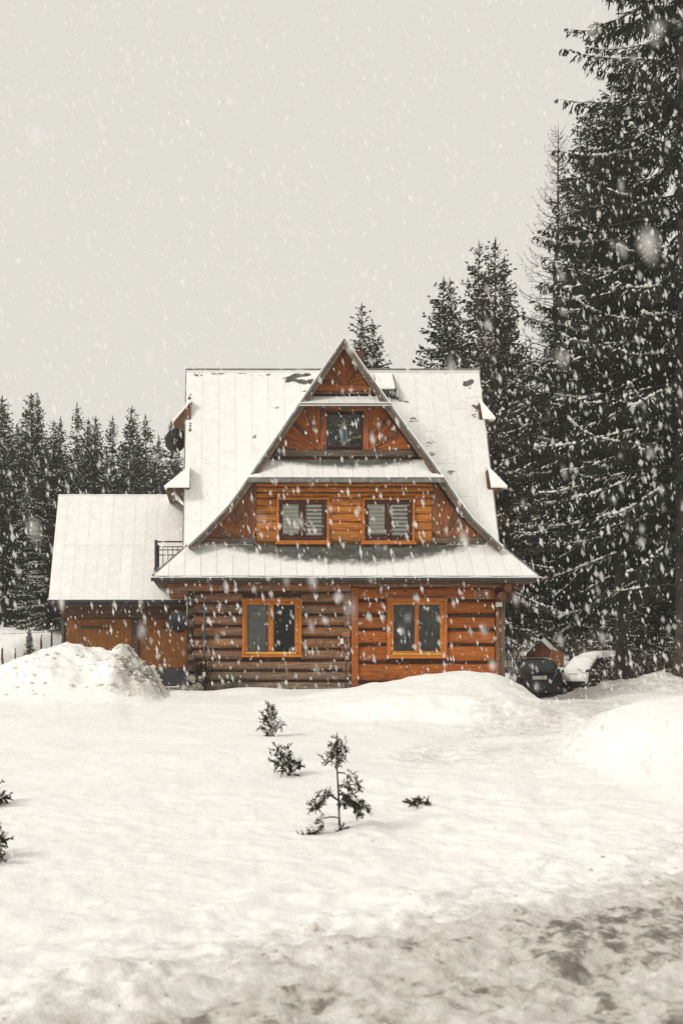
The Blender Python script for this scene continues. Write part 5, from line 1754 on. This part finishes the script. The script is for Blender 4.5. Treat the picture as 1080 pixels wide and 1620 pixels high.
PROTO = {
    'giant_open': spruce(111, 26, 3.7, gap=0.47, nb=8, tw_gap=0.064, tw_len=0.42, tw_w=0.046, sub=5, droop=0.42, tip=0.24, hang=1.15, snow=0.75, base=2.6, el0=-8, el1=22, miss=.24, power=0.5),
    'giant': spruce(101, 26, 4.0, gap=0.44, nb=8, tw_gap=0.064, tw_len=0.42, tw_w=0.046, sub=5, droop=0.56, tip=0.28, hang=1.1, snow=0.8, base=6.0, el0=-10, miss=.14),
    'big_low': spruce(112, 20, 3.2, gap=0.42, nb=8, tw_gap=0.11, tw_len=0.55, tw_w=0.08, sub=2, droop=0.40, tip=0.2, hang=0.7, snow=0.75, base=0.6, el0=-8),
    'big': spruce(102, 20, 3.2, gap=0.42, nb=8, tw_gap=0.085, tw_len=0.48, tw_w=0.055, sub=4, droop=0.36, tip=0.2, hang=0.8, snow=0.85, base=5.2, el0=-4),
    'mid': spruce(103, 15, 2.5, gap=0.38, nb=7, tw_gap=0.11, tw_len=0.50, tw_w=0.085, sub=2, droop=0.28, hang=0.6, snow=0.7, base=0.5),
    'mid_b': spruce(104, 15, 2.2, gap=0.40, nb=7, tw_gap=0.12, tw_len=0.48, tw_w=0.085, sub=2, droop=0.22, hang=0.55, snow=0.7, base=0.5, power=0.9),
    'far': spruce(105, 17, 2.7, gap=0.42, nb=9, tw_gap=0.15, tw_len=0.6, tw_w=0.12, sub=2, droop=0.25, hang=0.5, snow=0.75, base=0.6, miss=.10),
    'far_b': spruce(106, 17, 2.5, gap=0.46, nb=8, tw_gap=0.15, tw_len=0.6, tw_w=0.12, sub=2, droop=0.30, hang=0.6, snow=0.8, base=0.8, power=0.95, miss=.10),
    'brown': spruce(107, 16, 2.7, gap=0.36, nb=7, tw_gap=0.11, tw_len=0.5, tw_w=0.075, sub=2, droop=0.32, hang=0.7, snow=0.9, base=0.8, needles='needles_brown'),
    'bare': spruce(108, 20, 2.3, gap=0.42, nb=7, tw_gap=0.17, tw_len=0.42, tw_w=0.022, sub=1, droop=0.95, tip=0.75, el0=10, el1=38, hang=0.05, snow=0.06, base=1.0, needles='twig', bare=True, power=0.75),
    'snowy': spruce(109, 6, 1.7, gap=0.24, nb=8, tw_gap=0.075, tw_len=0.42, tw_w=0.07, sub=2, droop=0.40, hang=0.5, snow=1.6, base=0.2),
}
NT = [0]


def tree(proto, px, ptop, Y, label, group, zb=None, wide=1.0, rz=None, name='spruce_tree', dx=0.0):
    """a tree whose top is at height of ptop at depth Y"""
    P_ = PROTO[proto]
    x = XX(px, Y)
    zb = gz(x, Y) if zb is None else zb
    Hh = ZZ(ptop, Y) - zb
    s = Hh / P_['H']
    rz = random.uniform(0, 6.28) if rz is None else rz
    t_ = thing(name, (x, Y, zb), label, 'tree', group, rz, (s * wide, s * wide, s))
    for nm, key in (('trunk', 'trunk'), ('limb', 'limb'), ('crown', 'crown'), ('snow_load', 'snow')):
        if P_[key] is not None:
            o = mesh_obj(nm, P_[key], None, WM[t_.name], t_)
            if nm != 'trunk': o['kind'] = 'stuff'
    return t_


RG = 'tall spruces at the right of the house'
tree('giant_open', 1082, -500, 33.5, 'tallest dark spruce, its trunk at the right edge and top above the picture', RG, wide=1.1, rz=0.4)
tree('giant', 982, 92, 37.0, 'great snow flecked spruce whose thick trunk stands beside the snow buried car', RG, wide=1.12, rz=2.1)
tree('big', 941, 160, 52.0, 'dark spruce with a pointed top just left of the tallest trees', RG, wide=1.1, rz=1.0)
tree('bare', 876, 205, 58.0, 'almost needleless spruce with thin upcurved branches against the sky', RG, wide=1.15)
tree('big', 905, 420, 58.0, 'snow dusted spruce under the bare topped tree', RG, wide=1.25)
tree('brown', 783, 383, 51.0, 'brownish spruce standing behind the right end of the roof', 'spruces behind the roof', wide=1.1)
tree('mid', 754, 388, 55.0, 'dark spruce tucked behind the brownish spruce', 'spruces behind the roof', wide=0.95)
tree('mid', 698, 444, 56.0, 'left one of the paired dark spruces above the roof ridge', 'spruces behind the roof', wide=1.2)
tree('mid_b', 712, 447, 57.5, 'right one of the paired dark spruces above the roof ridge', 'spruces behind the roof', wide=1.0)
tree('mid_b', 801, 412, 53.5, 'slender side top beside the brownish spruce', 'spruces behind the roof', wide=0.9)
tree('mid_b', 573, 486, 62.0, 'small lone spruce top showing right behind the gable peak', 'spruces behind the roof', wide=1.25)
tree('mid', 592, 512, 63.5, 'shorter spruce top just right of the lone one behind the gable', 'spruces behind the roof', wide=1.1)
tree('snowy', 840, 880, 56.5, 'young spruce heavy with snow between the house corner and the shed', 'young snowy spruces', wide=1.3)
tree('brown', 838, 560, 61.0, 'twiggy brownish spruce right behind the house corner', RG, wide=1.25)
tree('big', 1010, 330, 45.0, 'shadowed spruce behind the two great spruces', RG, wide=1.2)
FILL = 'shadowed spruces deep in the wood at the right'
for (pr, px, pt, Y) in (('mid', 930, 600, 53), ('mid', 985, 560, 56), ('mid_b', 1045, 520, 52), ('mid', 1095, 480, 50), ('mid_b', 870, 620, 60), ('mid', 1140, 400, 46),
                        ('mid', 905, 700, 61), ('mid_b', 960, 690, 63), ('mid', 1020, 680, 62), ('mid_b', 1075, 660, 60), ('mid', 1130, 640, 58), ('mid', 830, 720, 62), ('mid_b', 955, 830, 49.5), ('mid', 915, 850, 56), ('mid_b', 985, 860, 47), ('mid', 1025, 850, 46), ('mid_b', 1065, 840, 44.5), ('mid', 1042, 850, 40.5), ('mid_b', 1098, 800, 38.5), ('mid', 1004, 905, 43.0), ('mid', 1000, 780, 50), ('mid_b', 1050, 800, 48)):
    tree(pr, px, pt, Y, 'dark spruce half hidden in the shadowed wood behind the great spruces', FILL, wide=1.35)
LG = 'spruces beyond the garage at the left'
tree('big_low', 88, 668, 47.0, 'nearest left spruce with long drooping snowy branches beside the garage roof', LG, wide=1.45, rz=0.9)
tree('mid', 8, 690, 50.0, 'snowy spruce at the left edge with low branches over the field', LG, wide=1.3)
for (pr, px, pt, Y, w, lab) in (
        ('far', 4, 628, 72, 1.15, 'pointed spruce at the far left edge of the wood'),
        ('far', 50, 622, 70, 1.1, 'tall spruce with a double top in the far left wood'),
        ('far_b', 61, 624, 71.5, 0.9, 'second top close behind the double topped spruce'),
        ('far_b', 97, 662, 72, 1.0, 'thin spruce between the double topped one and the feathery one'),
        ('far_b', 122, 638, 71, 0.95, 'thin feathery spruce rising over the garage roof'),
        ('far', 140, 664, 74, 0.95, 'blunt topped spruce right of the feathery one'),
        ('far', 152, 660, 73, 0.9, 'narrow twin beside the blunt topped spruce'),
        ('far_b', 178, 661, 75, 1.15, 'rounded spruce over the middle of the garage roof'),
        ('far', 209, 645, 71, 1.1, 'sharp topped spruce over the right part of the garage roof'),
        ('far_b', 230, 658, 70, 1.25, 'broad spruce with pale branches near the upper satellite dish'),
        ('far_b', 270, 668, 76, 1.2, 'spruce just behind the upper satellite dish'),
        ('far', 28, 672, 76, 1.1, 'lower spruce between the two left edge spruces'),
        ('far_b', 252, 690, 79, 1.0, 'short spruce between the broad one and the dish'),
        ('far', -40, 640, 72, 1.1, 'spruce beyond the left edge of the wood')):
    tree(pr, px, pt, Y, lab, LG, wide=w)
for (pr, px, pt, Y) in (('mid', 20, 730, 60), ('mid_b', 60, 720, 62), ('mid', 130, 715, 64), ('mid_b', 170, 712, 64), ('mid', 205, 710, 65), ('mid_b', 245, 712, 66), ('mid', -15, 720, 58), ('mid', 105, 720, 60), ('mid', 280, 715, 67), ('mid_b', 40, 760, 55)):
    tree(pr, px, pt, Y, 'dark understorey spruce filling the wood behind the garage', 'understorey spruces behind the garage', wide=1.3)

# ------------------------------------------------------------------ small firs in the garden
def sapling(loc, limbs, trunk, label, mat, group, tuft=9, tl=0.075, tw=0.016, seed=1, snow=0.3):
    rng = np.random.default_rng(seed)
    t_ = thing('fir_sapling', loc, label, 'sapling', group)
    T = WM[t_.name]
    mb = MB()
    if trunk: mb.tube(trunk, [0.012 * (1 - 0.75 * i / (len(trunk) - 1)) + .002 for i in range(len(trunk))], 6, False)
    B, D, L, W = [], [], [], []
    SCs, SDs = [], []
    lb = MB()
    for pts, f0, dens in limbs:
        pts = np.array(pts, float)
        s = np.concatenate([[0], np.cumsum(np.linalg.norm(np.diff(pts, axis=0), axis=1))]); s /= s[-1]
        fine = np.column_stack([np.interp(np.linspace(0, 1, 9), s, pts[:, i]) for i in range(3)])
        lb.tube([tuple(p) for p in fine], [0.008 * (1 - .7 * i / 8) for i in range(9)], 5, False)
        n = int(tuft * dens)
        u = rng.uniform(f0, 1.0, n)
        p = np.column_stack([np.interp(u, s, pts[:, i]) for i in range(3)])
        e = np.gradient(fine, axis=0)
        d = norm(np.column_stack([np.interp(u, np.linspace(0, 1, 9), e[:, i]) for i in range(3)]))
        for q in range(2):
            d1 = norm(d * rng.uniform(.2, .9, (n, 1)) + rng.normal(size=(n, 3)) * .7)
            ln = tl * rng.uniform(.5, 1.4, n)
            B.append(p); D.append(d1); L.append(ln); W.append(np.full(n, tw))
            for r_ in range(4):
                p2 = p + d1 * (ln * rng.uniform(.2, .9, n))[:, None]
                B.append(p2); D.append(norm(d1 * .8 + rng.normal(size=(n, 3)) * .6)); L.append(ln * .45); W.append(np.full(n, tw * .6))
        pk_ = rng.random(n) < snow
        SCs.append(p[pk_] + np.array([0, 0, tl * .22])); SDs.append(d[pk_])
    if trunk: mb.build('trunk', M['bark'], t_, T)
    lb.build('limb', M['bark'], t_, T)
    V, Q = sprays(np.concatenate(B), np.concatenate(D), np.concatenate(L), np.concatenate(W), rng)
    o = mesh_obj('crown', np_mesh('crown', V, Q), M[mat], T, t_); o['kind'] = 'stuff'
    c_ = np.concatenate(SCs); d_ = np.concatenate(SDs)
    if len(c_):
        n = len(c_)
        V, Q = lumps(c_, d_, rng.uniform(.7, 1.8, n) * tl, rng.uniform(.5, 1.1, n) * tl, rng.uniform(.3, .6, n) * tl, rng)
        o = mesh_obj('snow_load', np_mesh('snow', V, Q, True), M['snow'], T, t_); o['kind'] = 'stuff'
    return t_


SG = 'fir saplings sticking out of the snow'
def local(px, py, Y, o, dy=0.0):
    p = at(px, py, Y) - Vector(o); p.y += dy
    return tuple(p)
Y3 = 10.25
o3 = at(537, 1305, Y3); o3.z = gz(o3.x, Y3)
q = lambda px, py, dy=0.0: local(px, py + (o3.z * -1800 / Y3 + 1080 - 1305) , Y3, o3, dy)
sapling(o3, [
    ([q(534, 1205), q(532, 1185, .02), q(533, 1163, .03)], 0.05, 6), ([q(533, 1196), q(522, 1178, -.05), q(528, 1166, -.05)], 0.2, 4), ([q(533, 1196), q(542, 1180, .04), q(545, 1168, .03)], 0.2, 3.0),
    ([q(533, 1197), q(522, 1194, -.05), q(509, 1191, -.06)], 0.2, 2.5), ([q(533, 1197), q(541, 1191, .05), q(545, 1191, .08)], 0.5, 0.8),
    ([q(534, 1213), q(545, 1213, -.05), q(557, 1222, -.08), q(564, 1240, -.1), ], 0.35, 5), ([q(535, 1234), q(545, 1232, .06), q(553, 1245, .1), q(560, 1262, .12), q(572, 1272, .14)], 0.22, 13),
    ([q(535, 1240), q(548, 1246, -.08), q(560, 1258, -.1), q(579, 1268, -.08)], 0.2, 10), ([q(535, 1245), q(546, 1252, .03), q(562, 1266, .06), q(568, 1278, .06)], 0.3, 9),
    ([q(536, 1258), q(525, 1248, -.05), q(510, 1247, -.1), q(500, 1258, -.12), q(491, 1266, -.13)], 0.35, 8), ([q(536, 1258), q(522, 1249, .05), q(508, 1252, .08), q(503, 1268, .1)], 0.5, 4),
    ([q(536, 1285), q(524, 1281, -.05), q(508, 1284, -.09), q(502, 1300, -.12), q(482, 1309, -.14), q(476, 1316, -.15)], 0.4, 8), ([q(538, 1302), q(543, 1303, .05), q(548, 1304, .07)], 0.2, 1.2),
    ([q(536, 1270), q(541, 1262, .03), q(546, 1264, .05)], 0.5, 1.5), ([q(530, 1308, -.05), q(510, 1316, -.12), q(488, 1325, -.15), q(475, 1331, -.17)], 0.3, 2.0),
], [q(539, 1312), q(537, 1300), q(536, 1270), q(535, 1240), q(533, 1210), q(532, 1180), q(533, 1150)],
    'thin fir sapling with bent snow weighed branches, largest in the white garden', 'needles_young', SG, tuft=5.5, tl=0.062, tw=0.013, seed=5, snow=0.7)


def bushlet(px, py, Y, hpx, wpx, n, label, seed, lean=0.0, snow=0.4, tl=0.09):
    rng = np.random.default_rng(seed)
    o = at(px, py, Y); o.z = gz(o.x, Y)
    s = Y / F
    limbs = []
    for k in range(n):
        u = (k + .5) / n * 2 - 1
        hx_ = u * wpx * .6 * s + rng.normal() * wpx * .08 * s
        hz_ = hpx * s * (1 - 0.75 * abs(u) ** 1.5) * rng.uniform(.6, 1.05)
        dy = rng.normal() * .12
        limbs.append(([(0, 0, -.05), (hx_ * .45 + lean * hz_ * .4, dy * .5, hz_ * .6), (hx_ + lean * hz_, dy, hz_)], 0.25, 1.9))
    return sapling(o, limbs, None, label, 'needles_young', SG, tuft=8, tl=tl, tw=0.022, seed=seed, snow=snow)


bushlet(459, 1228, 13.7, 62, 40, 6, 'low spiky fir tip half buried in snow, left of the largest sapling', 21, -0.35, 0.6)
bushlet(430, 1164, 18.6, 50, 26, 5, 'farthest snow capped fir tip, leaning, nearest to the house', 22, -0.12, 1.0, 0.11)
bushlet(655, 1271, 11.8, 8, 34, 4, 'few dark fir twigs just poking out of the snow, right of the largest sapling', 23, 0.1, 0.6, 0.055)
bushlet(-26, 1262, 11.5, 55, 58, 8, 'dark fir branch reaching in at the left edge, the upper one', 24, 0.1, 0.4)
bushlet(-24, 1392, 9.0, 55, 62, 9, 'dark fir branch reaching in at the left edge, the lower one', 25, 0.1, 0.4, 0.08)
# little bluish spruce by the field fence
yo = tree('snowy', 47, 995, 36.5, 'tiny bluish spruce with a thin leader beside the snow heap and fence posts', 'young snowy spruces', wide=0.75, name='young_spruce')
for ch in yo.children:
    if ch.name.startswith('crown'):
        ch.data = ch.data.copy(); ch.data.materials[0] = M['needles_blue']


# bare brush under the great spruces
def brush_mesh(seed):
    rng = np.random.default_rng(seed)
    P_, r_ = [], []
    sc_, sd_ = [], []
    for k in range(46):
        az = rng.random() * 6.28; sp = rng.uniform(.1, 1.0)
        L = rng.uniform(.7, 1.7)
        s = np.linspace(0, 1, 6)
        x = np.cos(az) * sp * L * s; y = np.sin(az) * sp * L * s; z = L * (s - .35 * sp * s ** 2)
        pp = np.column_stack([x, y, z]) + np.cumsum(rng.normal(size=(6, 3)) * .03, 0)
        pp[0] = (rng.normal() * .12, rng.normal() * .12, -.15)
        P_.append(pp); r_.append(np.linspace(.012, .003, 6))
        for q in range(5):
            i = rng.integers(2, 6)
            d = norm(rng.normal(size=3) + np.array([np.cos(az), np.sin(az), .5]))
            l2 = rng.uniform(.2, .55)
            P_.append(np.array([pp[i], pp[i] + d * l2 * .5 + rng.normal(size=3) * .03, pp[i] + d * l2 + rng.normal(size=3) * .05])); r_.append(np.array([.006, .004, .002]))
            if rng.random() < .3: sc_.append(pp[i] + d * l2 * .6 + [0, 0, .015]); sd_.append(d)
    V, Q = tubes(P_, r_, 3)
    bm_ = np_mesh('brush', V, Q, True); bm_.materials.append(M['twig'])
    n = len(sc_)
    V, Q = lumps(np.array(sc_), np.array(sd_), rng.uniform(.1, .3, n), rng.uniform(.03, .06, n), rng.uniform(.02, .04, n), rng)
    s_ = np_mesh('brush_snow', V, Q, True); s_.materials.append(M['snow_on_tree'])
    return bm_, s_


BR = [brush_mesh(1), brush_mesh(2)]
for k, (px, Y, s) in enumerate(((1012, 37.5, 1.0), (1040, 36.5, 1.1), (1068, 37.2, 1.0), (1090, 36.0, 1.2), (1026, 40, 1.3), (1056, 40.5, 1.4), (960, 42, 1.2), (930, 46, 1.3), (1000, 43, 1.5), (905, 49, 1.4), (1085, 41, 1.5))):
    x = XX(px, Y)
    t_ = thing('bare_bush', (x, Y, gz(x, Y)), 'leafless snow dusted bush under the great spruces', 'bush', 'bare bushes under the great spruces', random.uniform(0, 6), (s, s, s))
    o = mesh_obj('twig', BR[k % 2][0], None, WM[t_.name], t_); o['kind'] = 'stuff'
    o = mesh_obj('snow_load', BR[k % 2][1], None, WM[t_.name], t_); o['kind'] = 'stuff'

# ------------------------------------------------------------------ clods of ploughed snow and slush
def clods(name, xs, ys, rr, mat, label, seed):
    rng = np.random.default_rng(seed)
    n = len(xs)
    zs_ = height(xs, ys)
    bmi = bmesh.new()
    bmesh.ops.create_icosphere(bmi, subdivisions=1, radius=1.0)
    iv = np.array([v.co[:] for v in bmi.verts]); fi = np.array([[v.index for v in f.verts] for f in bmi.faces])
    bmi.free()
    rr = np.minimum(rr, 0.075)
    V = iv[None] * rr[:, None, None] * (1 + rng.normal(size=(n, len(iv), 1)) * .20) * np.stack([rng.uniform(.8, 1.5, n), rng.uniform(.7, 1.2, n), rng.uniform(.45, .8, n)], 1)[:, None, :]
    an = rng.uniform(0, 6.28, n)
    c_, s_ = np.cos(an)[:, None], np.sin(an)[:, None]
    V = np.stack([V[..., 0] * c_ - V[..., 1] * s_, V[..., 0] * s_ + V[..., 1] * c_, V[..., 2]], -1)
    V += np.stack([xs, ys, zs_ + rr * .05], 1)[:, None, :]
    Q = fi[None] + (np.arange(n) * len(iv))[:, None, None]
    o = mesh_obj(name, np_mesh(name, V.reshape(-1, 3), Q.reshape(-1, 3), False), mat)
    tag(o, label, None, None, 'stuff')


gm = ground.data.materials[0]
cx = RNG.uniform(-6.5, -1.5, 900); cy = RNG.uniform(25.4, 29.6, 900)
keep = (RNG.random(900) < 0.25 + 0.75 * sstep(-3.0, -2.4, cx)) & (cx < -1.55)
cx, cy = cx[keep], cy[keep]
clods('heap_clods', cx, cy, 0.030 * np.exp(RNG.normal(size=len(cx)) * .55), M['snow_dirty'], 'lumps of ploughed snow on the heap before the garage', 5)
cx = RNG.uniform(9.8, 17, 420); cy = RNG.uniform(31.2, 35.5, 420)
clods('berm_clods', cx, cy, 0.035 * np.exp(RNG.normal(size=420) * .55), M['snow_dirty'], 'lumps of ploughed snow along the berm beside the cars', 6)
cx = RNG.uniform(-2.5, 8.0, 5200); cy = RNG.uniform(4.6, 11.5, 5200)
rcc = road_coord(cx, cy)
keep = RNG.random(5200) < sstep(-0.3, 1.4, rcc) * (0.2 + 0.8 * sstep(-.1, .3, fbm(cx * 1.3, cy * 2.0, 3, 14)))
cx, cy = cx[keep], cy[keep]
clods('slush_clods', cx, cy, 0.009 * np.exp(RNG.normal(size=len(cx)) * .55), M['slush'], 'small crumbs of slush and dirty snow on the road edge', 7)

# ------------------------------------------------------------------ falling snow: real flakes in the air
NFL = 31000
RNG = np.random.default_rng(29)
fy = 1.5 + 27.0 * RNG.random(NFL) ** 0.55
fy = np.where(RNG.random(NFL) < 0.014, RNG.uniform(0.9, 2.8, NFL), fy)
fx = RNG.uniform(-0.30, 0.50, NFL) * (fy + 2)
fz = RNG.uniform(-0.36, 0.68, NFL) * (fy + 2)
gh = height(fx, fy, False)
inside = ((fx > -1.2) & (fx < 7.6) & (fy > 29.0) & (fy < 36) & (fz < 9.2)) | ((fx < -0.9) & (fx > -5.4) & (fy > 30.8) & (fy < 35.5) & (fz < 5.6)) | (fz < gh + 0.06)
fx, fy, fz = fx[~inside], fy[~inside], fz[~inside]
n = len(fx)
rad = 0.0118 * np.exp(RNG.normal(size=n) * 0.70)
rad = np.minimum(rad, 0.0015 * fy + 0.006)
# a flake is three crossed ragged plates
iv = np.array([(1, 0, 0), (0, 0, 1), (-1, 0, 0), (0, 0, -1), (0, 1, .1), (.2, 0, .9), (0, -1, .1), (-.2, 0, -.9), (.9, .5, .1), (-.4, .8, .3), (-.9, -.5, -.1), (.4, -.8, -.3)], float)
fi = np.array([(0, 1, 2, 3), (4, 5, 6, 7), (8, 9, 10, 11)])
fall = norm(np.column_stack([-0.22 + RNG.normal(size=n) * .10, RNG.normal(size=n) * .12, np.ones(n)]))
a1 = norm(np.cross(fall, RNG.normal(size=(n, 3)))); a2 = np.cross(fall, a1)
el = RNG.uniform(1.3, 2.6, n)
jit = 1 + RNG.normal(size=(n, len(iv))) * .22
FV = (np.stack([fx, fy, fz], 1)[:, None, :]
      + (a1[:, None, :] * iv[None, :, 0:1] * 0.7 + a2[:, None, :] * iv[None, :, 1:2] + fall[:, None, :] * iv[None, :, 2:3] * el[:, None, None]) * (rad[:, None] * jit)[:, :, None])
FQ = fi[None] + (np.arange(n) * len(iv))[:, None, None]
fm = bpy.data.materials.new('snowflake')
fm.use_nodes = True
t = fm.node_tree
t.nodes.remove(t.nodes["Principled BSDF"])
dif = N(t, "ShaderNodeBsdfDiffuse"); dif.inputs[0].default_value = (0.985, 0.98, 0.965, 1)
trl = N(t, "ShaderNodeBsdfTranslucent"); trl.inputs[0].default_value = (0.985, 0.98, 0.965, 1)
trp = N(t, "ShaderNodeBsdfTransparent")
m1 = N(t, "ShaderNodeMixShader"); m1.inputs[0].default_value = 0.50
t.links.new(dif.outputs[0], m1.inputs[1]); t.links.new(trl.outputs[0], m1.inputs[2])
isl = N(t, "ShaderNodeNewGeometry").outputs['Random Per Island']
m2 = N(t, "ShaderNodeMixShader"); t.links.new(math_node(t, 'MULTIPLY_ADD', isl, 0.45, 0.48), m2.inputs[0])      # a loose flake lets light through its gaps
t.links.new(m1.outputs[0], m2.inputs[1]); t.links.new(trp.outputs[0], m2.inputs[2])
t.links.new(m2.outputs[0], t.nodes["Material Output"].inputs['Surface'])
fo = mesh_obj('falling_snow', np_mesh('falling_snow', FV.reshape(-1, 3), FQ.reshape(-1, 4), False), fm)
tag(fo, 'thick snowfall of white flakes in the air before the house', None, None, 'stuff')

# ------------------------------------------------------------------ haze of the snowfall
hz = MB().box(-210, 260, -9, 152, -4.5, 48).build('haze', None)
hm = bpy.data.materials.new('haze_air')
hm.use_nodes = True
t = hm.node_tree
t.nodes.remove(t.nodes["Principled BSDF"])
pv = N(t, "ShaderNodeVolumePrincipled")
pv.inputs['Color'].default_value = (0.97, 0.965, 0.95, 1)
pv.inputs['Density'].default_value = 0.0007
pv.inputs['Anisotropy'].default_value = 0.2
t.links.new(pv.outputs[0], t.nodes["Material Output"].inputs['Volume'])
hz.data.materials.append(hm)
tag(hz, 'pale air of the snowfall', None, None, 'stuff')
